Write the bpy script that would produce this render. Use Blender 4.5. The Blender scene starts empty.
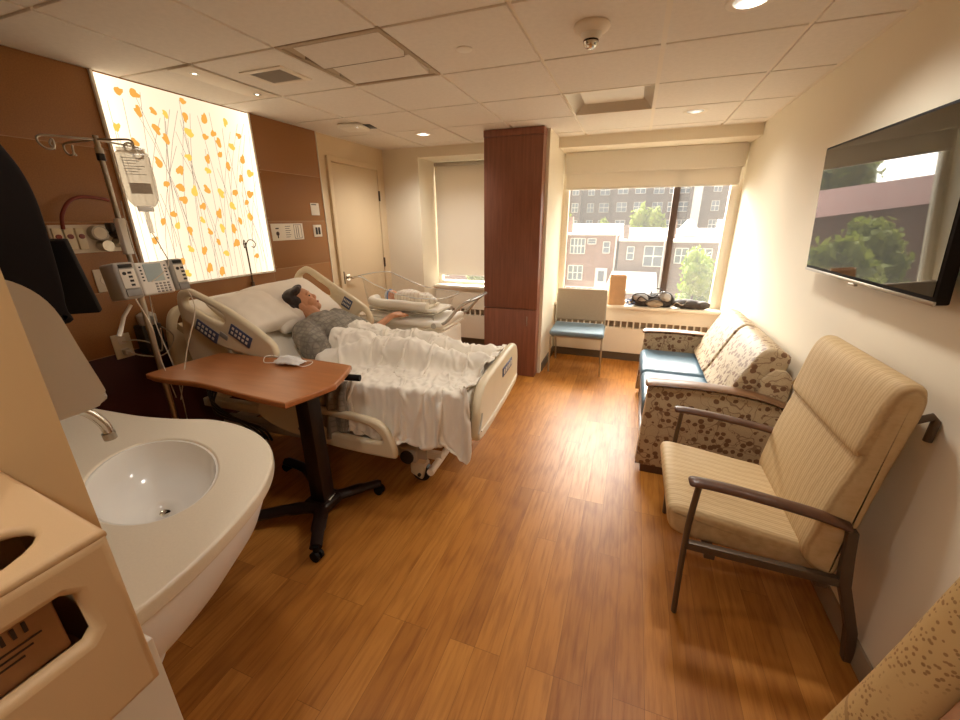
import bpy, bmesh, math, random
import numpy as np
from mathutils import Vector, Matrix, Euler, noise
random.seed(7); np.random.seed(7)
C = bpy.context.scene.collection
PI = math.pi
D = bpy.data

# ------------------------------------------------------------------ materials
def lin(h):
    if not isinstance(h, str): return tuple(h) + (1,) if len(h) == 3 else tuple(h)
    h = h.lstrip('#'); r = []
    for i in (0, 2, 4):
        c = int(h[i:i+2], 16) / 255
        r.append(c / 12.92 if c <= .04045 else ((c + .055) / 1.055) ** 2.4)
    return tuple(r) + (1,)

class NT:
    def __init__(s, name):
        s.m = D.materials.new(name); s.m.use_nodes = True
        s.t = s.m.node_tree; s.t.nodes.clear()
        s.out = s.n('ShaderNodeOutputMaterial')
    def n(s, typ, **kw):
        x = s.t.nodes.new(typ)
        for k, v in kw.items():
            if k.startswith('i_'): x.inputs[k[2:].replace('_', ' ')].default_value = v
            else: setattr(x, k, v)
        return x
    def l(s, a, b): s.t.links.new(a, b)
    def coord(s, kind='Object', scale=(1, 1, 1), rot=(0, 0, 0)):
        tc = s.n('ShaderNodeTexCoord'); mp = s.n('ShaderNodeMapping')
        mp.inputs['Scale'].default_value = scale; mp.inputs['Rotation'].default_value = rot
        s.l(tc.outputs[kind], mp.inputs['Vector']); return mp.outputs['Vector']
    def ramp(s, fac, stops, interp='LINEAR'):
        r = s.n('ShaderNodeValToRGB'); r.color_ramp.interpolation = interp
        e = r.color_ramp.elements
        while len(e) < len(stops): e.new(.5)
        for q, (p, c) in zip(e, stops): q.position = p; q.color = lin(c)
        s.l(fac, r.inputs['Fac']); return r.outputs['Color']
    def mix(s, fac, a, b, mode='MIX'):
        x = s.n('ShaderNodeMix', data_type='RGBA', blend_type=mode)
        for sock, v in ((x.inputs[0], fac), (x.inputs[6], a), (x.inputs[7], b)):
            if hasattr(v, 'is_output'): s.l(v, sock)
            else: sock.default_value = v if isinstance(v, (int, float)) else lin(v)
        return x.outputs[2]
    def math(s, op, a, b=0.):
        x = s.n('ShaderNodeMath', operation=op)
        for k, v in ((0, a), (1, b)):
            if hasattr(v, 'is_output'): s.l(v, x.inputs[k])
            else: x.inputs[k].default_value = v
        return x.outputs[0]
    def noise(s, vec, scale, detail=4, rough=.55):
        x = s.n('ShaderNodeTexNoise'); x.inputs['Scale'].default_value = scale
        x.inputs['Detail'].default_value = detail; x.inputs['Roughness'].default_value = rough
        s.l(vec, x.inputs['Vector']); return x.outputs['Fac']
    def bump(s, h, strength=.2, dist=.002):
        b = s.n('ShaderNodeBump'); b.inputs['Strength'].default_value = strength
        b.inputs['Distance'].default_value = dist; s.l(h, b.inputs['Height']); return b.outputs['Normal']
    def bsdf(s, color, rough=.5, metal=0., spec=.5, normal=None, coat=0., sheen=0.):
        b = s.n('ShaderNodeBsdfPrincipled')
        if hasattr(color, 'is_output'): s.l(color, b.inputs['Base Color'])
        else: b.inputs['Base Color'].default_value = lin(color)
        if hasattr(rough, 'is_output'): s.l(rough, b.inputs['Roughness'])
        else: b.inputs['Roughness'].default_value = rough
        b.inputs['Metallic'].default_value = metal
        b.inputs['Specular IOR Level'].default_value = spec
        b.inputs['Coat Weight'].default_value = coat
        b.inputs['Sheen Weight'].default_value = sheen
        if normal is not None: s.l(normal, b.inputs['Normal'])
        return b
    def done(s, sh): s.l(sh, s.out.inputs['Surface']); return s.m

def P(name, color, rough=.5, metal=0., spec=.5, var=.06, vscale=9, bump=0., bscale=60, coat=0., sheen=0.):
    t = NT(name); v = t.coord()
    c = lin(color); d = tuple(max(0, x * (1 - var)) for x in c[:3]); e = tuple(min(1, x * (1 + var)) for x in c[:3])
    col = t.ramp(t.noise(v, vscale), [(.3, d), (.7, e)])
    nm = t.bump(t.noise(v, bscale, 3), bump) if bump else None
    return t.done(t.bsdf(col, rough, metal, spec, nm, coat, sheen).outputs[0])

def emis(name, color, strength):
    t = NT(name); e = t.n('ShaderNodeEmission'); e.inputs[0].default_value = lin(color); e.inputs[1].default_value = strength
    return t.done(e.outputs[0])

M = {}
M['wall'] = P('cream_paint', '#e8dec9', .75, var=.015, vscale=2, bump=.05, bscale=240)
M['wall_warm'] = P('warm_beige_paint', '#dcc6a2', .75, var=.015, vscale=2, bump=.05, bscale=240)
M['trim'] = P('cream_trim_paint', '#e4dbca', .45, var=.02)
M['tile'] = P('ceiling_tile', '#e5ddd2', .9, var=.03, vscale=40, bump=.25, bscale=330)
M['tbar'] = P('ceiling_grid_paint', '#e8ddcc', .6, var=.01)
M['white_plastic'] = P('white_plastic', '#ece6da', .35, var=.01)
M['offwhite'] = P('bed_plastic_cream', '#dccdae', .38, var=.02)
M['grey_plastic'] = P('grey_plastic', '#b0a99e', .4, var=.03)
M['disp_grey'] = P('dispenser_grey', '#c6c0b7', .35, var=.02)
M['dark_plastic'] = P('dark_plastic', '#26221f', .35, var=.05)
M['black'] = P('black_plastic', '#140e0a', .6, 0, .2, var=.05)
M['blackmat'] = P('black_matt', '#140c08', .85, 0, .12, var=.08, bump=.1, bscale=150)
M['chrome'] = P('chrome', '#d8d4cc', .16, 1., var=.01)
M['steel'] = P('brushed_steel', '#b9b2a6', .32, 1., var=.03)
M['bluegrey_metal'] = P('handle_metal', '#b8b4ac', .3, .9, var=.03)
M['counter'] = P('solid_surface_cream', '#e2d6c0', .35, var=.025, vscale=160)
M['basin'] = P('white_basin', '#efebe3', .15, var=.005)
M['apron'] = P('white_apron', '#e9e6e2', .35, var=.01)
M['tan'] = P('tan_plastic', '#d0ad80', .55, var=.02, bump=.06, bscale=420)
M['tan_wall'] = P('tan_wall_paint', '#cfae7e', .7, var=.015, bump=.05, bscale=300)
M['red_box'] = P('dark_red_card', '#6d1712', .6)
M['card_box'] = P('brown_card', '#a5764a', .7, var=.1, vscale=30)
M['ink'] = P('dark_ink', '#3d2a1c', .7)
M['sheet'] = P('white_cotton', '#efe8da', .9, var=.015, bump=.1, bscale=500, sheen=.15)
M['pillow'] = P('pillow_cotton', '#ece2d2', .9, var=.02, bump=.15, bscale=90, sheen=.1)
M['skin'] = P('skin', '#c98f68', .55, var=.06, vscale=30)
M['baby_skin'] = P('infant_skin', '#d8a184', .55, var=.05, vscale=40)
M['hair'] = P('dark_hair', '#2a1a12', .5, var=.3, vscale=60)
M['eye'] = P('eye_dark', '#1a120e', .2)
M['lip'] = P('lip', '#a9605036'[:7], .5)
M['fixture'] = P('fixture_taupe', '#b5a188', .6, var=.02)
M['wood_arm'] = P('dark_arm_wood', '#553522', .35, var=.18, vscale=25)
M['taupe_metal'] = P('taupe_frame', '#5c4b3a', .42, .3, var=.05)
M['taupe_fabric'] = P('taupe_fabric', '#a79782', .8, var=.06, vscale=120, bump=.15, bscale=300)
M['blue_vinyl'] = P('blue_vinyl', '#5f7a8c', .3, var=.06, vscale=8, bump=.06, bscale=14)
M['blue_seat'] = P('blue_seat_fabric', '#6b7f8c', .55, var=.05, bump=.1, bscale=200)
M['rubber'] = P('rubber_base', '#95836c', .55, var=.04)
M['rubber_dark'] = P('dark_rubber_base', '#5f5142', .55, var=.04)
M['mullion'] = P('window_bronze', '#5d4b42', .45, .2, var=.03)
M['blind'] = P('roller_blind_fabric', '#e6e0d5', .85, var=.012, vscale=60)
M['tube_red'] = P('red_tube', '#7c2a18', .4)
M['cable'] = P('grey_cable', '#c9c0b0', .5)
M['clear_line'] = P('clear_line', '#d9cdb9', .3)
M['paper'] = P('paper_sign', '#e6ddcc', .8, var=.02)
M['paper_bag'] = P('kraft_bag', '#b58e68', .8, var=.08, vscale=14, bump=.3, bscale=25)
M['bag_black'] = P('bag_fabric_dark', '#3b332f', .7, var=.15, vscale=20, bump=.3, bscale=60)
M['bag_grey'] = P('bag_fabric_grey', '#b5b0ab', .7, var=.1, vscale=20, bump=.3, bscale=40)
M['blue_rope'] = P('blue_cable', '#3f62a0', .5)
M['panel_blue'] = P('control_panel_blue', '#47506e', .4, var=.05)
M['btn'] = P('button_white', '#e4dccc', .4)
M['lcd'] = P('lcd_grey', '#aebcbb', .2, var=.03)
M['label'] = P('label_grey', '#8e8a84', .5)
M['brass_dark'] = P('bronze_hinge', '#4d3d2c', .4, .7)
M['roof_white'] = P('white_roof_membrane', '#efe9e0', .8, var=.04, vscale=.6)
M['outtrim'] = P('white_house_trim', '#f4f0e8', .6, var=.02)
M['paneglass'] = P('house_window_dark', '#6f7680', .15, var=.2, vscale=1)
M['ground'] = P('yard_ground', '#6b6454', .9, var=.2, vscale=.4)
M['trunk'] = P('tree_bark', '#5c4935', .9, var=.2, vscale=10)
M['red_roof'] = P('red_clay_roof', '#6b3526', .8, var=.15, vscale=2)
M['mask'] = P('mask_cloth', '#e6e2dc', .85, var=.01)
M['cap_knit'] = P('infant_hat', '#cfd6df', .9, var=.05, vscale=90)
M['hat_band'] = P('infant_hat_band', '#5d7fb5', .9)
M['handbase'] = P('base_dark_brown_metal', '#241510', .35, .3, var=.05)

def wood_floor():
    t = NT('oak_plank_floor'); tc = t.n('ShaderNodeTexCoord')
    sp = t.n('ShaderNodeSeparateXYZ'); cb = t.n('ShaderNodeCombineXYZ')
    t.l(tc.outputs['Object'], sp.inputs[0]); t.l(sp.outputs['Y'], cb.inputs['X']); t.l(sp.outputs['X'], cb.inputs['Y'])
    b = t.n('ShaderNodeTexBrick'); t.l(cb.outputs[0], b.inputs['Vector'])
    b.offset = .37; b.offset_frequency = 3
    for k, v in (('Scale', 1.), ('Mortar Size', .0009), ('Mortar Smooth', .2), ('Bias', 0.), ('Brick Width', 1.05), ('Row Height', .105)):
        b.inputs[k].default_value = v
    b.inputs['Color1'].default_value = (0, 0, 0, 1); b.inputs['Color2'].default_value = (1, 1, 1, 1); b.inputs['Mortar'].default_value = (.5, .5, .5, 1)
    tone = t.ramp(b.outputs['Color'], [(0, '#a1672a'), (.5, '#af722f'), (1, '#bc7f39')])
    # stretched grain, shifted board by board
    mp = t.n('ShaderNodeMapping'); mp.inputs['Scale'].default_value = (34, 2.2, 1)
    add = t.n('ShaderNodeVectorMath', operation='ADD'); t.l(tc.outputs['Object'], add.inputs[0])
    sc = t.n('ShaderNodeVectorMath', operation='SCALE'); t.l(b.outputs['Color'], sc.inputs[0]); sc.inputs['Scale'].default_value = 7.3
    t.l(sc.outputs[0], add.inputs[1]); t.l(add.outputs[0], mp.inputs['Vector'])
    g = t.noise(mp.outputs['Vector'], 1.6, 8, .62)
    grain = t.ramp(g, [(.34, (.74, .67, .58)), (.55, (1, 1, 1)), (.75, (1.0, 1.0, 1.0))])
    mp2 = t.n('ShaderNodeMapping'); mp2.inputs['Scale'].default_value = (13, .8, 1); t.l(add.outputs[0], mp2.inputs['Vector'])
    w = t.n('ShaderNodeTexWave'); w.wave_type = 'RINGS'; w.inputs['Scale'].default_value = 1.5; w.inputs['Distortion'].default_value = 5; w.inputs['Detail'].default_value = 3
    t.l(mp2.outputs['Vector'], w.inputs['Vector'])
    ring = t.ramp(w.outputs['Fac'], [(.0, (.82, .77, .7)), (.35, (1, 1, 1)), (1, (1, 1, 1))])
    c = t.mix(1., tone, grain, 'MULTIPLY'); c = t.mix(.55, c, ring, 'MULTIPLY')
    mort = t.mix(t.math('MULTIPLY', b.outputs['Fac'], .55), c, '#4a2c10')
    r = t.ramp(g, [(.3, (.46, .46, .46)), (.7, (.36, .36, .36))])
    nm = t.bump(g, .06, .001)
    return t.done(t.bsdf(mort, r, 0, .3, nm).outputs[0])
M['floor'] = wood_floor()

def brown_panel(name, base):
    t = NT(name); v = t.coord(); v2 = t.coord(scale=(1, 1, 9))
    c = lin(base)[:3]
    col = t.ramp(t.noise(v, 160, 3), [(.3, tuple(x * .82 for x in c)), (.7, tuple(x * 1.15 for x in c))])
    col = t.mix(.25, col, t.ramp(t.noise(v, 1.5), [(.3, tuple(x * .8 for x in c)), (.7, tuple(x * 1.2 for x in c))]))
    return t.done(t.bsdf(col, .45, 0, .4, t.bump(t.noise(v, 300, 2), .05)).outputs[0])
M['brown'] = brown_panel('brown_laminate', '#9a6a3c')
M['brown_dark'] = brown_panel('dark_brown_laminate', '#45180f')
M['groove'] = P('panel_groove', '#b08a63', .6)

def veneer(name, a, b, scale=(18, 18, 1.2), rough=.35):
    t = NT(name); v = t.coord(scale=scale)
    g = t.noise(v, 2.2, 7, .6)
    return t.done(t.bsdf(t.ramp(g, [(.3, a), (.7, b)]), rough, 0, .4).outputs[0])
M['cherry'] = veneer('cherry_veneer', '#7a4c3c', '#935f4a')
M['cherry_top'] = veneer('cherry_tabletop', '#a5673a', '#b57546', scale=(2, 14, 14), rough=.3)
M['walnut_cap'] = veneer('walnut_arm_cap', '#68482e', '#866041', scale=(2, 20, 20), rough=.35)

def berry():
    t = NT('berry_print_upholstery'); v = t.coord()
    vo = t.n('ShaderNodeTexVoronoi'); vo.inputs['Scale'].default_value = 26; vo.inputs['Randomness'].default_value = .9
    nz = t.n('ShaderNodeTexNoise'); nz.inputs['Scale'].default_value = 30; t.l(v, nz.inputs['Vector'])
    ad = t.n('ShaderNodeMix', data_type='RGBA'); ad.inputs[0].default_value = .012
    t.l(v, ad.inputs[6]); t.l(nz.outputs['Color'], ad.inputs[7]); t.l(ad.outputs[2], vo.inputs['Vector'])
    dots = t.math('LESS_THAN', vo.outputs['Distance'], .42)
    sel = t.n('ShaderNodeSeparateColor'); t.l(vo.outputs['Color'], sel.inputs[0])
    keep = t.math('LESS_THAN', sel.outputs[0], .7)
    dots = t.math('MULTIPLY', dots, keep)
    n1 = t.noise(v, 9, 1, .4)
    vine = t.math('LESS_THAN', t.math('ABSOLUTE', t.math('SUBTRACT', n1, .5)), .011)
    n2 = t.noise(v, 16, 1, .4)
    vine2 = t.math('LESS_THAN', t.math('ABSOLUTE', t.math('SUBTRACT', n2, .44)), .010)
    mk = t.math('MAXIMUM', dots, t.math('MULTIPLY', t.math('MAXIMUM', vine, vine2), .7))
    weave = t.ramp(t.noise(v, 260, 2), [(.3, '#ad9878'), (.7, '#c0ab8a')])
    col = t.mix(mk, weave, '#75543a')
    return t.done(t.bsdf(col, .5, 0, .45, t.bump(t.noise(v, 400, 2), .1)).outputs[0])
M['berry'] = berry()

def ribbed():
    t = NT('ribbed_gold_fabric'); v = t.coord()
    def wave(axis, sc, dist):
        w = t.n('ShaderNodeTexWave'); w.bands_direction = axis; w.inputs['Scale'].default_value = sc
        w.inputs['Distortion'].default_value = dist; w.inputs['Detail'].default_value = 2; w.inputs['Detail Scale'].default_value = 1.5
        t.l(v, w.inputs['Vector']); return w.outputs['Fac']
    a = wave('Y', 24, 2.4); b = wave('Y', 8, 4.); n = t.noise(t.coord(scale=(6, 80, 60)), 3, 4)
    h = t.math('ADD', t.math('MULTIPLY', a, .34), t.math('ADD', t.math('MULTIPLY', b, .2), t.math('MULTIPLY', n, .35)))
    col = t.ramp(h, [(.15, '#b3956a'), (.5, '#c6aa7e'), (.85, '#d2b98f')])
    return t.done(t.bsdf(col, .6, 0, .35, t.bump(h, .3, .002)).outputs[0])
M['ribbed'] = ribbed()

def leopard():
    t = NT('dotted_print_fabric'); v = t.coord()
    vo = t.n('ShaderNodeTexVoronoi'); vo.inputs['Scale'].default_value = 110; t.l(v, vo.inputs['Vector'])
    d = t.math('LESS_THAN', vo.outputs['Distance'], .33)
    area = t.ramp(t.noise(v, 7, 2), [(.42, (0, 0, 0)), (.55, (1, 1, 1))])
    k = t.math('MULTIPLY', d, area)
    n1 = t.noise(v, 5, 1, .3)
    vine = t.math('LESS_THAN', t.math('ABSOLUTE', t.math('SUBTRACT', n1, .5)), .014)
    col = t.mix(t.math('MAXIMUM', t.math('MULTIPLY', k, .75), t.math('MULTIPLY', vine, .55)), '#c9a873', '#8a623a')
    return t.done(t.bsdf(col, .65, 0, .3, t.bump(t.noise(v, 250, 2), .15)).outputs[0])
M['leopard'] = leopard()
M['pinkbeige'] = P('pink_beige_fabric', '#bf9070', .75, var=.12, vscale=12, bump=.15, bscale=200)

def gown():
    t = NT('grey_plaid_gown'); v = t.coord()
    def wv(ax, s):
        w = t.n('ShaderNodeTexWave'); w.bands_direction = ax; w.inputs['Scale'].default_value = s; w.inputs['Distortion'].default_value = 3.; w.inputs['Detail Scale'].default_value = .6
        t.l(v, w.inputs['Vector']); return t.math('GREATER_THAN', w.outputs['Fac'], .9)
    k = t.math('MAXIMUM', wv('X', 9), t.math('MAXIMUM', wv('Y', 9), wv('Z', 9)))
    base = t.ramp(t.noise(v, 12), [(.3, '#7d766b'), (.7, '#a0988a')])
    return t.done(t.bsdf(t.mix(t.math('MULTIPLY', k, .38), base, '#5a544c'), .85, 0, .3, t.bump(t.noise(v, 30, 4), .5, .01)).outputs[0])
M['gown'] = gown()

def swaddle():
    t = NT('receiving_blanket'); v = t.coord()
    w = t.n('ShaderNodeTexWave'); w.bands_direction = 'X'; w.inputs['Scale'].default_value = 9; t.l(v, w.inputs['Vector'])
    k = t.math('GREATER_THAN', w.outputs['Fac'], .93)
    return t.done(t.bsdf(t.mix(t.math('MULTIPLY', k, .5), '#eae2d2', '#b99a8a'), .9, 0, .3, t.bump(t.noise(v, 40), .3)).outputs[0])
M['swaddle'] = swaddle()

def clear(name, tint=(1, 1, 1), gl=.1, rough=.02, haze=0.):
    t = NT(name); tr = t.n('ShaderNodeBsdfTransparent'); tr.inputs[0].default_value = lin(tint)
    g = t.n('ShaderNodeBsdfGlossy'); g.inputs['Roughness'].default_value = rough
    lw = t.n('ShaderNodeLayerWeight'); lw.inputs[0].default_value = .5
    f = t.math('ADD', t.math('MULTIPLY', t.math('POWER', lw.outputs['Facing'], 5.), .75), gl)
    mx = t.n('ShaderNodeMixShader'); t.l(f, mx.inputs[0]); t.l(tr.outputs[0], mx.inputs[1]); t.l(g.outputs[0], mx.inputs[2])
    sh = mx.outputs[0]
    if haze:
        tl = t.n('ShaderNodeBsdfTranslucent'); tl.inputs[0].default_value = (.95, .93, .9, 1)
        m2 = t.n('ShaderNodeMixShader'); m2.inputs[0].default_value = haze
        t.l(sh, m2.inputs[1]); t.l(tl.outputs[0], m2.inputs[2]); sh = m2.outputs[0]
    return t.done(sh)
M['glass'] = clear('flare_haze_window_glass', (.98, .98, .97), .04, haze=.021)  # translucent share imitates the lens flare veil over the outdoor view
M['acrylic'] = clear('clear_acrylic', (.97, .965, .95), .035)
M['acrylic_edge'] = clear('clear_acrylic_edge', (.9, .89, .87), .10, .15, haze=.45)
M['bagfilm'] = clear('iv_bag_film', (.93, .91, .87), .12, .12, haze=.35)
M['tv'] = P('tv_screen_glass', '#0b0a0a', .025, 0, 1., var=0.)
M['mirror'] = P('reflector', '#e6e2da', .28, 1., var=0.)
def blindmat():
    t = NT('sunlit_blind'); d = t.n('ShaderNodeBsdfDiffuse'); d.inputs[0].default_value = lin('#e8e2d6')
    tl = t.n('ShaderNodeBsdfTranslucent'); tl.inputs[0].default_value = lin('#cdbfae')
    m = t.n('ShaderNodeMixShader'); m.inputs[0].default_value = .16
    t.l(d.outputs[0], m.inputs[1]); t.l(tl.outputs[0], m.inputs[2]); return t.done(m.outputs[0])
M['blind_lit'] = blindmat()

def brick(name, a, b, mortar, sx=1., axis='xz'):
    t = NT(name); tc = t.n('ShaderNodeTexCoord'); sp = t.n('ShaderNodeSeparateXYZ'); cb = t.n('ShaderNodeCombineXYZ')
    t.l(tc.outputs['Object'], sp.inputs[0]); t.l(sp.outputs['X'], cb.inputs[0]); t.l(sp.outputs['Z'], cb.inputs[1])
    bt = t.n('ShaderNodeTexBrick'); t.l(cb.outputs[0], bt.inputs['Vector'])
    bt.inputs['Scale'].default_value = sx; bt.inputs['Brick Width'].default_value = .24; bt.inputs['Row Height'].default_value = .08; bt.inputs['Mortar Size'].default_value = .01
    bt.inputs['Color1'].default_value = lin(a); bt.inputs['Color2'].default_value = lin(b); bt.inputs['Mortar'].default_value = lin(mortar)
    return t.done(t.bsdf(bt.outputs['Color'], .85).outputs[0])
M['brick_pink'] = brick('pink_brick', '#8f5f4e', '#a06e5c', '#a08f83')
M['brick_grey'] = brick('grey_brick', '#80655b', '#8d736a', '#968b82')
M['brick_dark'] = brick('dark_brick', '#624f48', '#6e5b53', '#746a63', .5)

def foliage(name, a, b):
    t = NT(name); v = t.coord()
    col = t.ramp(t.noise(v, 3.5, 5, .7), [(.3, a), (.7, b)])
    d = t.bsdf(col, .7)
    tl = t.n('ShaderNodeBsdfTranslucent'); t.l(col, tl.inputs[0])
    m = t.n('ShaderNodeMixShader'); m.inputs[0].default_value = .3
    t.l(d.outputs[0], m.inputs[1]); t.l(tl.outputs[0], m.inputs[2]); return t.done(m.outputs[0])
M['leaf'] = foliage('bright_green_leaves', '#55701a', '#8fa030')
M['leaf2'] = foliage('yellow_green_leaves', '#6d8028', '#9aa640')
M['leaf3'] = foliage('olive_leaves', '#6d7a2c', '#a3a548')
M['art'] = None  # made with the light panel

# ------------------------------------------------------------------ mesh helpers
class MB:
    def __init__(s): s.bm = bmesh.new()
    def _add(s, verts, faces, mtx=None):
        vs = [s.bm.verts.new(mtx @ Vector(v) if mtx else Vector(v)) for v in verts]
        out = []
        for f in faces:
            try: out.append(s.bm.faces.new([vs[i] for i in f]))
            except ValueError: pass
        return vs, out
    def box(s, lo, hi, bev=0., seg=2, mtx=None):
        (x0, y0, z0), (x1, y1, z1) = lo, hi
        v = [(x, y, z) for z in (z0, z1) for x, y in ((x0, y0), (x1, y0), (x1, y1), (x0, y1))]
        t = bmesh.new()
        q = [t.verts.new(p) for p in v]
        for f in ((3, 2, 1, 0), (4, 5, 6, 7), (0, 1, 5, 4), (1, 2, 6, 5), (2, 3, 7, 6), (3, 0, 4, 7)): t.faces.new([q[i] for i in f])
        if bev > 0:
            b = min(bev, abs(x1-x0)*.49, abs(y1-y0)*.49, abs(z1-z0)*.49)
            bmesh.ops.bevel(t, geom=t.edges[:], offset=b, segments=seg, profile=.5, affect='EDGES')
        s.merge(t, mtx); return s
    def merge(s, t, mtx=None):
        if mtx: t.transform(mtx)
        me = D.meshes.new('tmp'); t.to_mesh(me); t.free(); s.bm.from_mesh(me); D.meshes.remove(me)
    def tube(s, pts, r, seg=8, closed=False, caps=True, squash=None):
        pts = [Vector(p) for p in pts]; n = len(pts)
        rs = r if isinstance(r, (list, tuple)) else [r] * n
        rings = []; prev = None
        for i, p in enumerate(pts):
            a = pts[(i - 1) % n] if (closed or i > 0) else p
            b = pts[(i + 1) % n] if (closed or i < n - 1) else p
            d = (b - a)
            d = d.normalized() if d.length > 1e-9 else Vector((0, 0, 1))
            if prev is None:
                up = Vector((0, 0, 1)) if abs(d.z) < .9 else Vector((1, 0, 0))
                x = d.cross(up).normalized()
            else:
                x = (prev - d * prev.dot(d))
                x = x.normalized() if x.length > 1e-6 else d.orthogonal().normalized()
            prev = x; y = d.cross(x)
            kx, ky = squash if squash else (1, 1)
            rings.append([s.bm.verts.new(p + (x * math.cos(2*PI*k/seg) * kx + y * math.sin(2*PI*k/seg) * ky) * rs[i]) for k in range(seg)])
        m = n if closed else n - 1
        for i in range(m):
            A, B = rings[i], rings[(i + 1) % n]
            for k in range(seg): s.bm.faces.new((A[k], A[(k+1) % seg], B[(k+1) % seg], B[k]))
        if caps and not closed:
            s.bm.faces.new(rings[0][::-1]); s.bm.faces.new(rings[-1])
        return s
    def cyl(s, a, b, r0, r1=None, seg=20): return s.tube([a, b], [r0, r0 if r1 is None else r1], seg)
    def lathe(s, prof, c=(0, 0, 0), seg=28, mtx=None, sx=1., sy=1.):
        rings = []
        mt = mtx or Matrix.Identity(4)
        for r, z in prof:
            if r < 1e-6: rings.append([s.bm.verts.new(mt @ Vector((c[0], c[1], c[2] + z)))])
            else: rings.append([s.bm.verts.new(mt @ Vector((c[0] + sx*r*math.cos(2*PI*k/seg), c[1] + sy*r*math.sin(2*PI*k/seg), c[2] + z))) for k in range(seg)])
        for A, B in zip(rings, rings[1:]):
            for k in range(seg):
                a = A if len(A) == 1 else None
                k2 = (k + 1) % seg
                if len(A) == 1 and len(B) == 1: continue
                if len(A) == 1: s.bm.faces.new((A[0], B[k2], B[k]))
                elif len(B) == 1: s.bm.faces.new((A[k], A[k2], B[0]))
                else: s.bm.faces.new((A[k], A[k2], B[k2], B[k]))
        return s
    def ell(s, c, r, seg=20, rings=12, rot=None, e=1.):
        t = bmesh.new(); bmesh.ops.create_uvsphere(t, u_segments=seg, v_segments=rings, radius=1)
        if e != 1.:
            for v in t.verts:
                v.co = Vector([math.copysign(abs(q) ** e, q) for q in v.co])
        R = rot.to_matrix().to_4x4() if rot else Matrix.Identity(4)
        s.merge(t, Matrix.Translation(c) @ R @ Matrix.Diagonal((*r, 1))); return s
    def cone(s, a, b, ra, rb, seg=14):     # round-ended limb
        a, b = Vector(a), Vector(b); d = (b - a); L = d.length; n = 4
        pts, rs = [], []
        dn = d / L
        for k in range(n, 0, -1):
            t = k / n * PI / 2; pts.append(a - dn * ra * math.sin(t)); rs.append(max(ra * math.cos(t), ra * .05))
        for k in range(0, 5): pts.append(a + d * k / 4); rs.append(ra + (rb - ra) * k / 4)
        for k in range(1, n + 1):
            t = k / n * PI / 2; pts.append(b + dn * rb * math.sin(t)); rs.append(max(rb * math.cos(t), rb * .05))
        return s.tube(pts, rs, seg)
    def prism(s, poly, h0, h1, mtx=None, bev=0., seg=2):   # polygon in XY extruded along Z
        t = bmesh.new()
        lo = [t.verts.new((x, y, h0)) for x, y in poly]; hi = [t.verts.new((x, y, h1)) for x, y in poly]
        t.faces.new(lo[::-1]); t.faces.new(hi); n = len(poly)
        for i in range(n): t.faces.new((lo[i], lo[(i+1) % n], hi[(i+1) % n], hi[i]))
        if bev: bmesh.ops.bevel(t, geom=[e for e in t.edges], offset=bev, segments=seg, profile=.5, affect='EDGES')
        s.merge(t, mtx); return s
    def pad(s, poly, h0, h1, r, mtx=None, n=4):          # like prism, with softly rounded side edges
        P_ = [Vector((a, b)) for a, b in poly]; N = len(P_)
        if sum(P_[i].x*P_[(i+1) % N].y-P_[(i+1) % N].x*P_[i].y for i in range(N)) < 0: P_.reverse()
        nr = []
        for i in range(N):
            d = (P_[(i+1) % N]-P_[i-1]); d = d.normalized() if d.length > 1e-9 else Vector((1, 0)); nr.append(Vector((-d.y, d.x)))
        lv = []
        for k in range(n+1):
            t = k/n*PI/2; lv.append((r*(1-math.sin(t)), r*(1-math.cos(t))))
        secs = [(h0+dh, di) for di, dh in lv] + [(h1-dh, di) for di, dh in reversed(lv)]
        rings = []
        for h, di in secs:
            rings.append([s.bm.verts.new((mtx or Matrix.Identity(4)) @ Vector((q.x+m.x*di, q.y+m.y*di, h))) for q, m in zip(P_, nr)])
        for A, B in zip(rings, rings[1:]):
            for i in range(N): s.bm.faces.new((A[i], A[(i+1) % N], B[(i+1) % N], B[i]))
        s.bm.faces.new(rings[0][::-1]); s.bm.faces.new(rings[-1]); return s
    def build(s, name, mat, parent=None, smooth=True, angle=40, loc=None, rot=None, sub=0):
        bmesh.ops.recalc_face_normals(s.bm, faces=s.bm.faces[:])
        me = D.meshes.new(name); s.bm.to_mesh(me); s.bm.free()
        me.materials.append(mat)
        o = D.objects.new(name, me); C.objects.link(o)
        if smooth:
            for p in me.polygons: p.use_smooth = True
            try: me.set_sharp_from_angle(angle=math.radians(angle))
            except Exception: pass
        if parent is not None: o.parent = parent
        if loc is not None: o.location = loc
        if rot is not None: o.rotation_euler = rot
        if sub:
            m = o.modifiers.new('sub', 'SUBSURF'); m.levels = sub; m.render_levels = sub
        return o

YZ = Matrix(((0, 0, 1, 0), (1, 0, 0, 0), (0, 1, 0, 0), (0, 0, 0, 1)))   # poly (y,z) extruded along x
XZ = Matrix(((1, 0, 0, 0), (0, 0, 1, 0), (0, 1, 0, 0), (0, 0, 0, 1)))   # poly (x,z) extruded along y

def catmull(pts, n=6, closed=True):
    pts = [Vector(p) for p in pts]; N = len(pts); out = []
    rng = range(N) if closed else range(N - 1)
    for i in rng:
        if closed: p0, p1, p2, p3 = pts[(i-1) % N], pts[i], pts[(i+1) % N], pts[(i+2) % N]
        else: p0, p1, p2, p3 = pts[max(i-1, 0)], pts[i], pts[i+1], pts[min(i+2, N-1)]
        for k in range(n):
            t = k / n
            out.append(.5 * ((2*p1) + (p2-p0)*t + (2*p0-5*p1+4*p2-p3)*t*t + (3*p1-p0-3*p2+p3)*t**3))
    if not closed: out.append(pts[-1])
    return out

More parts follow.
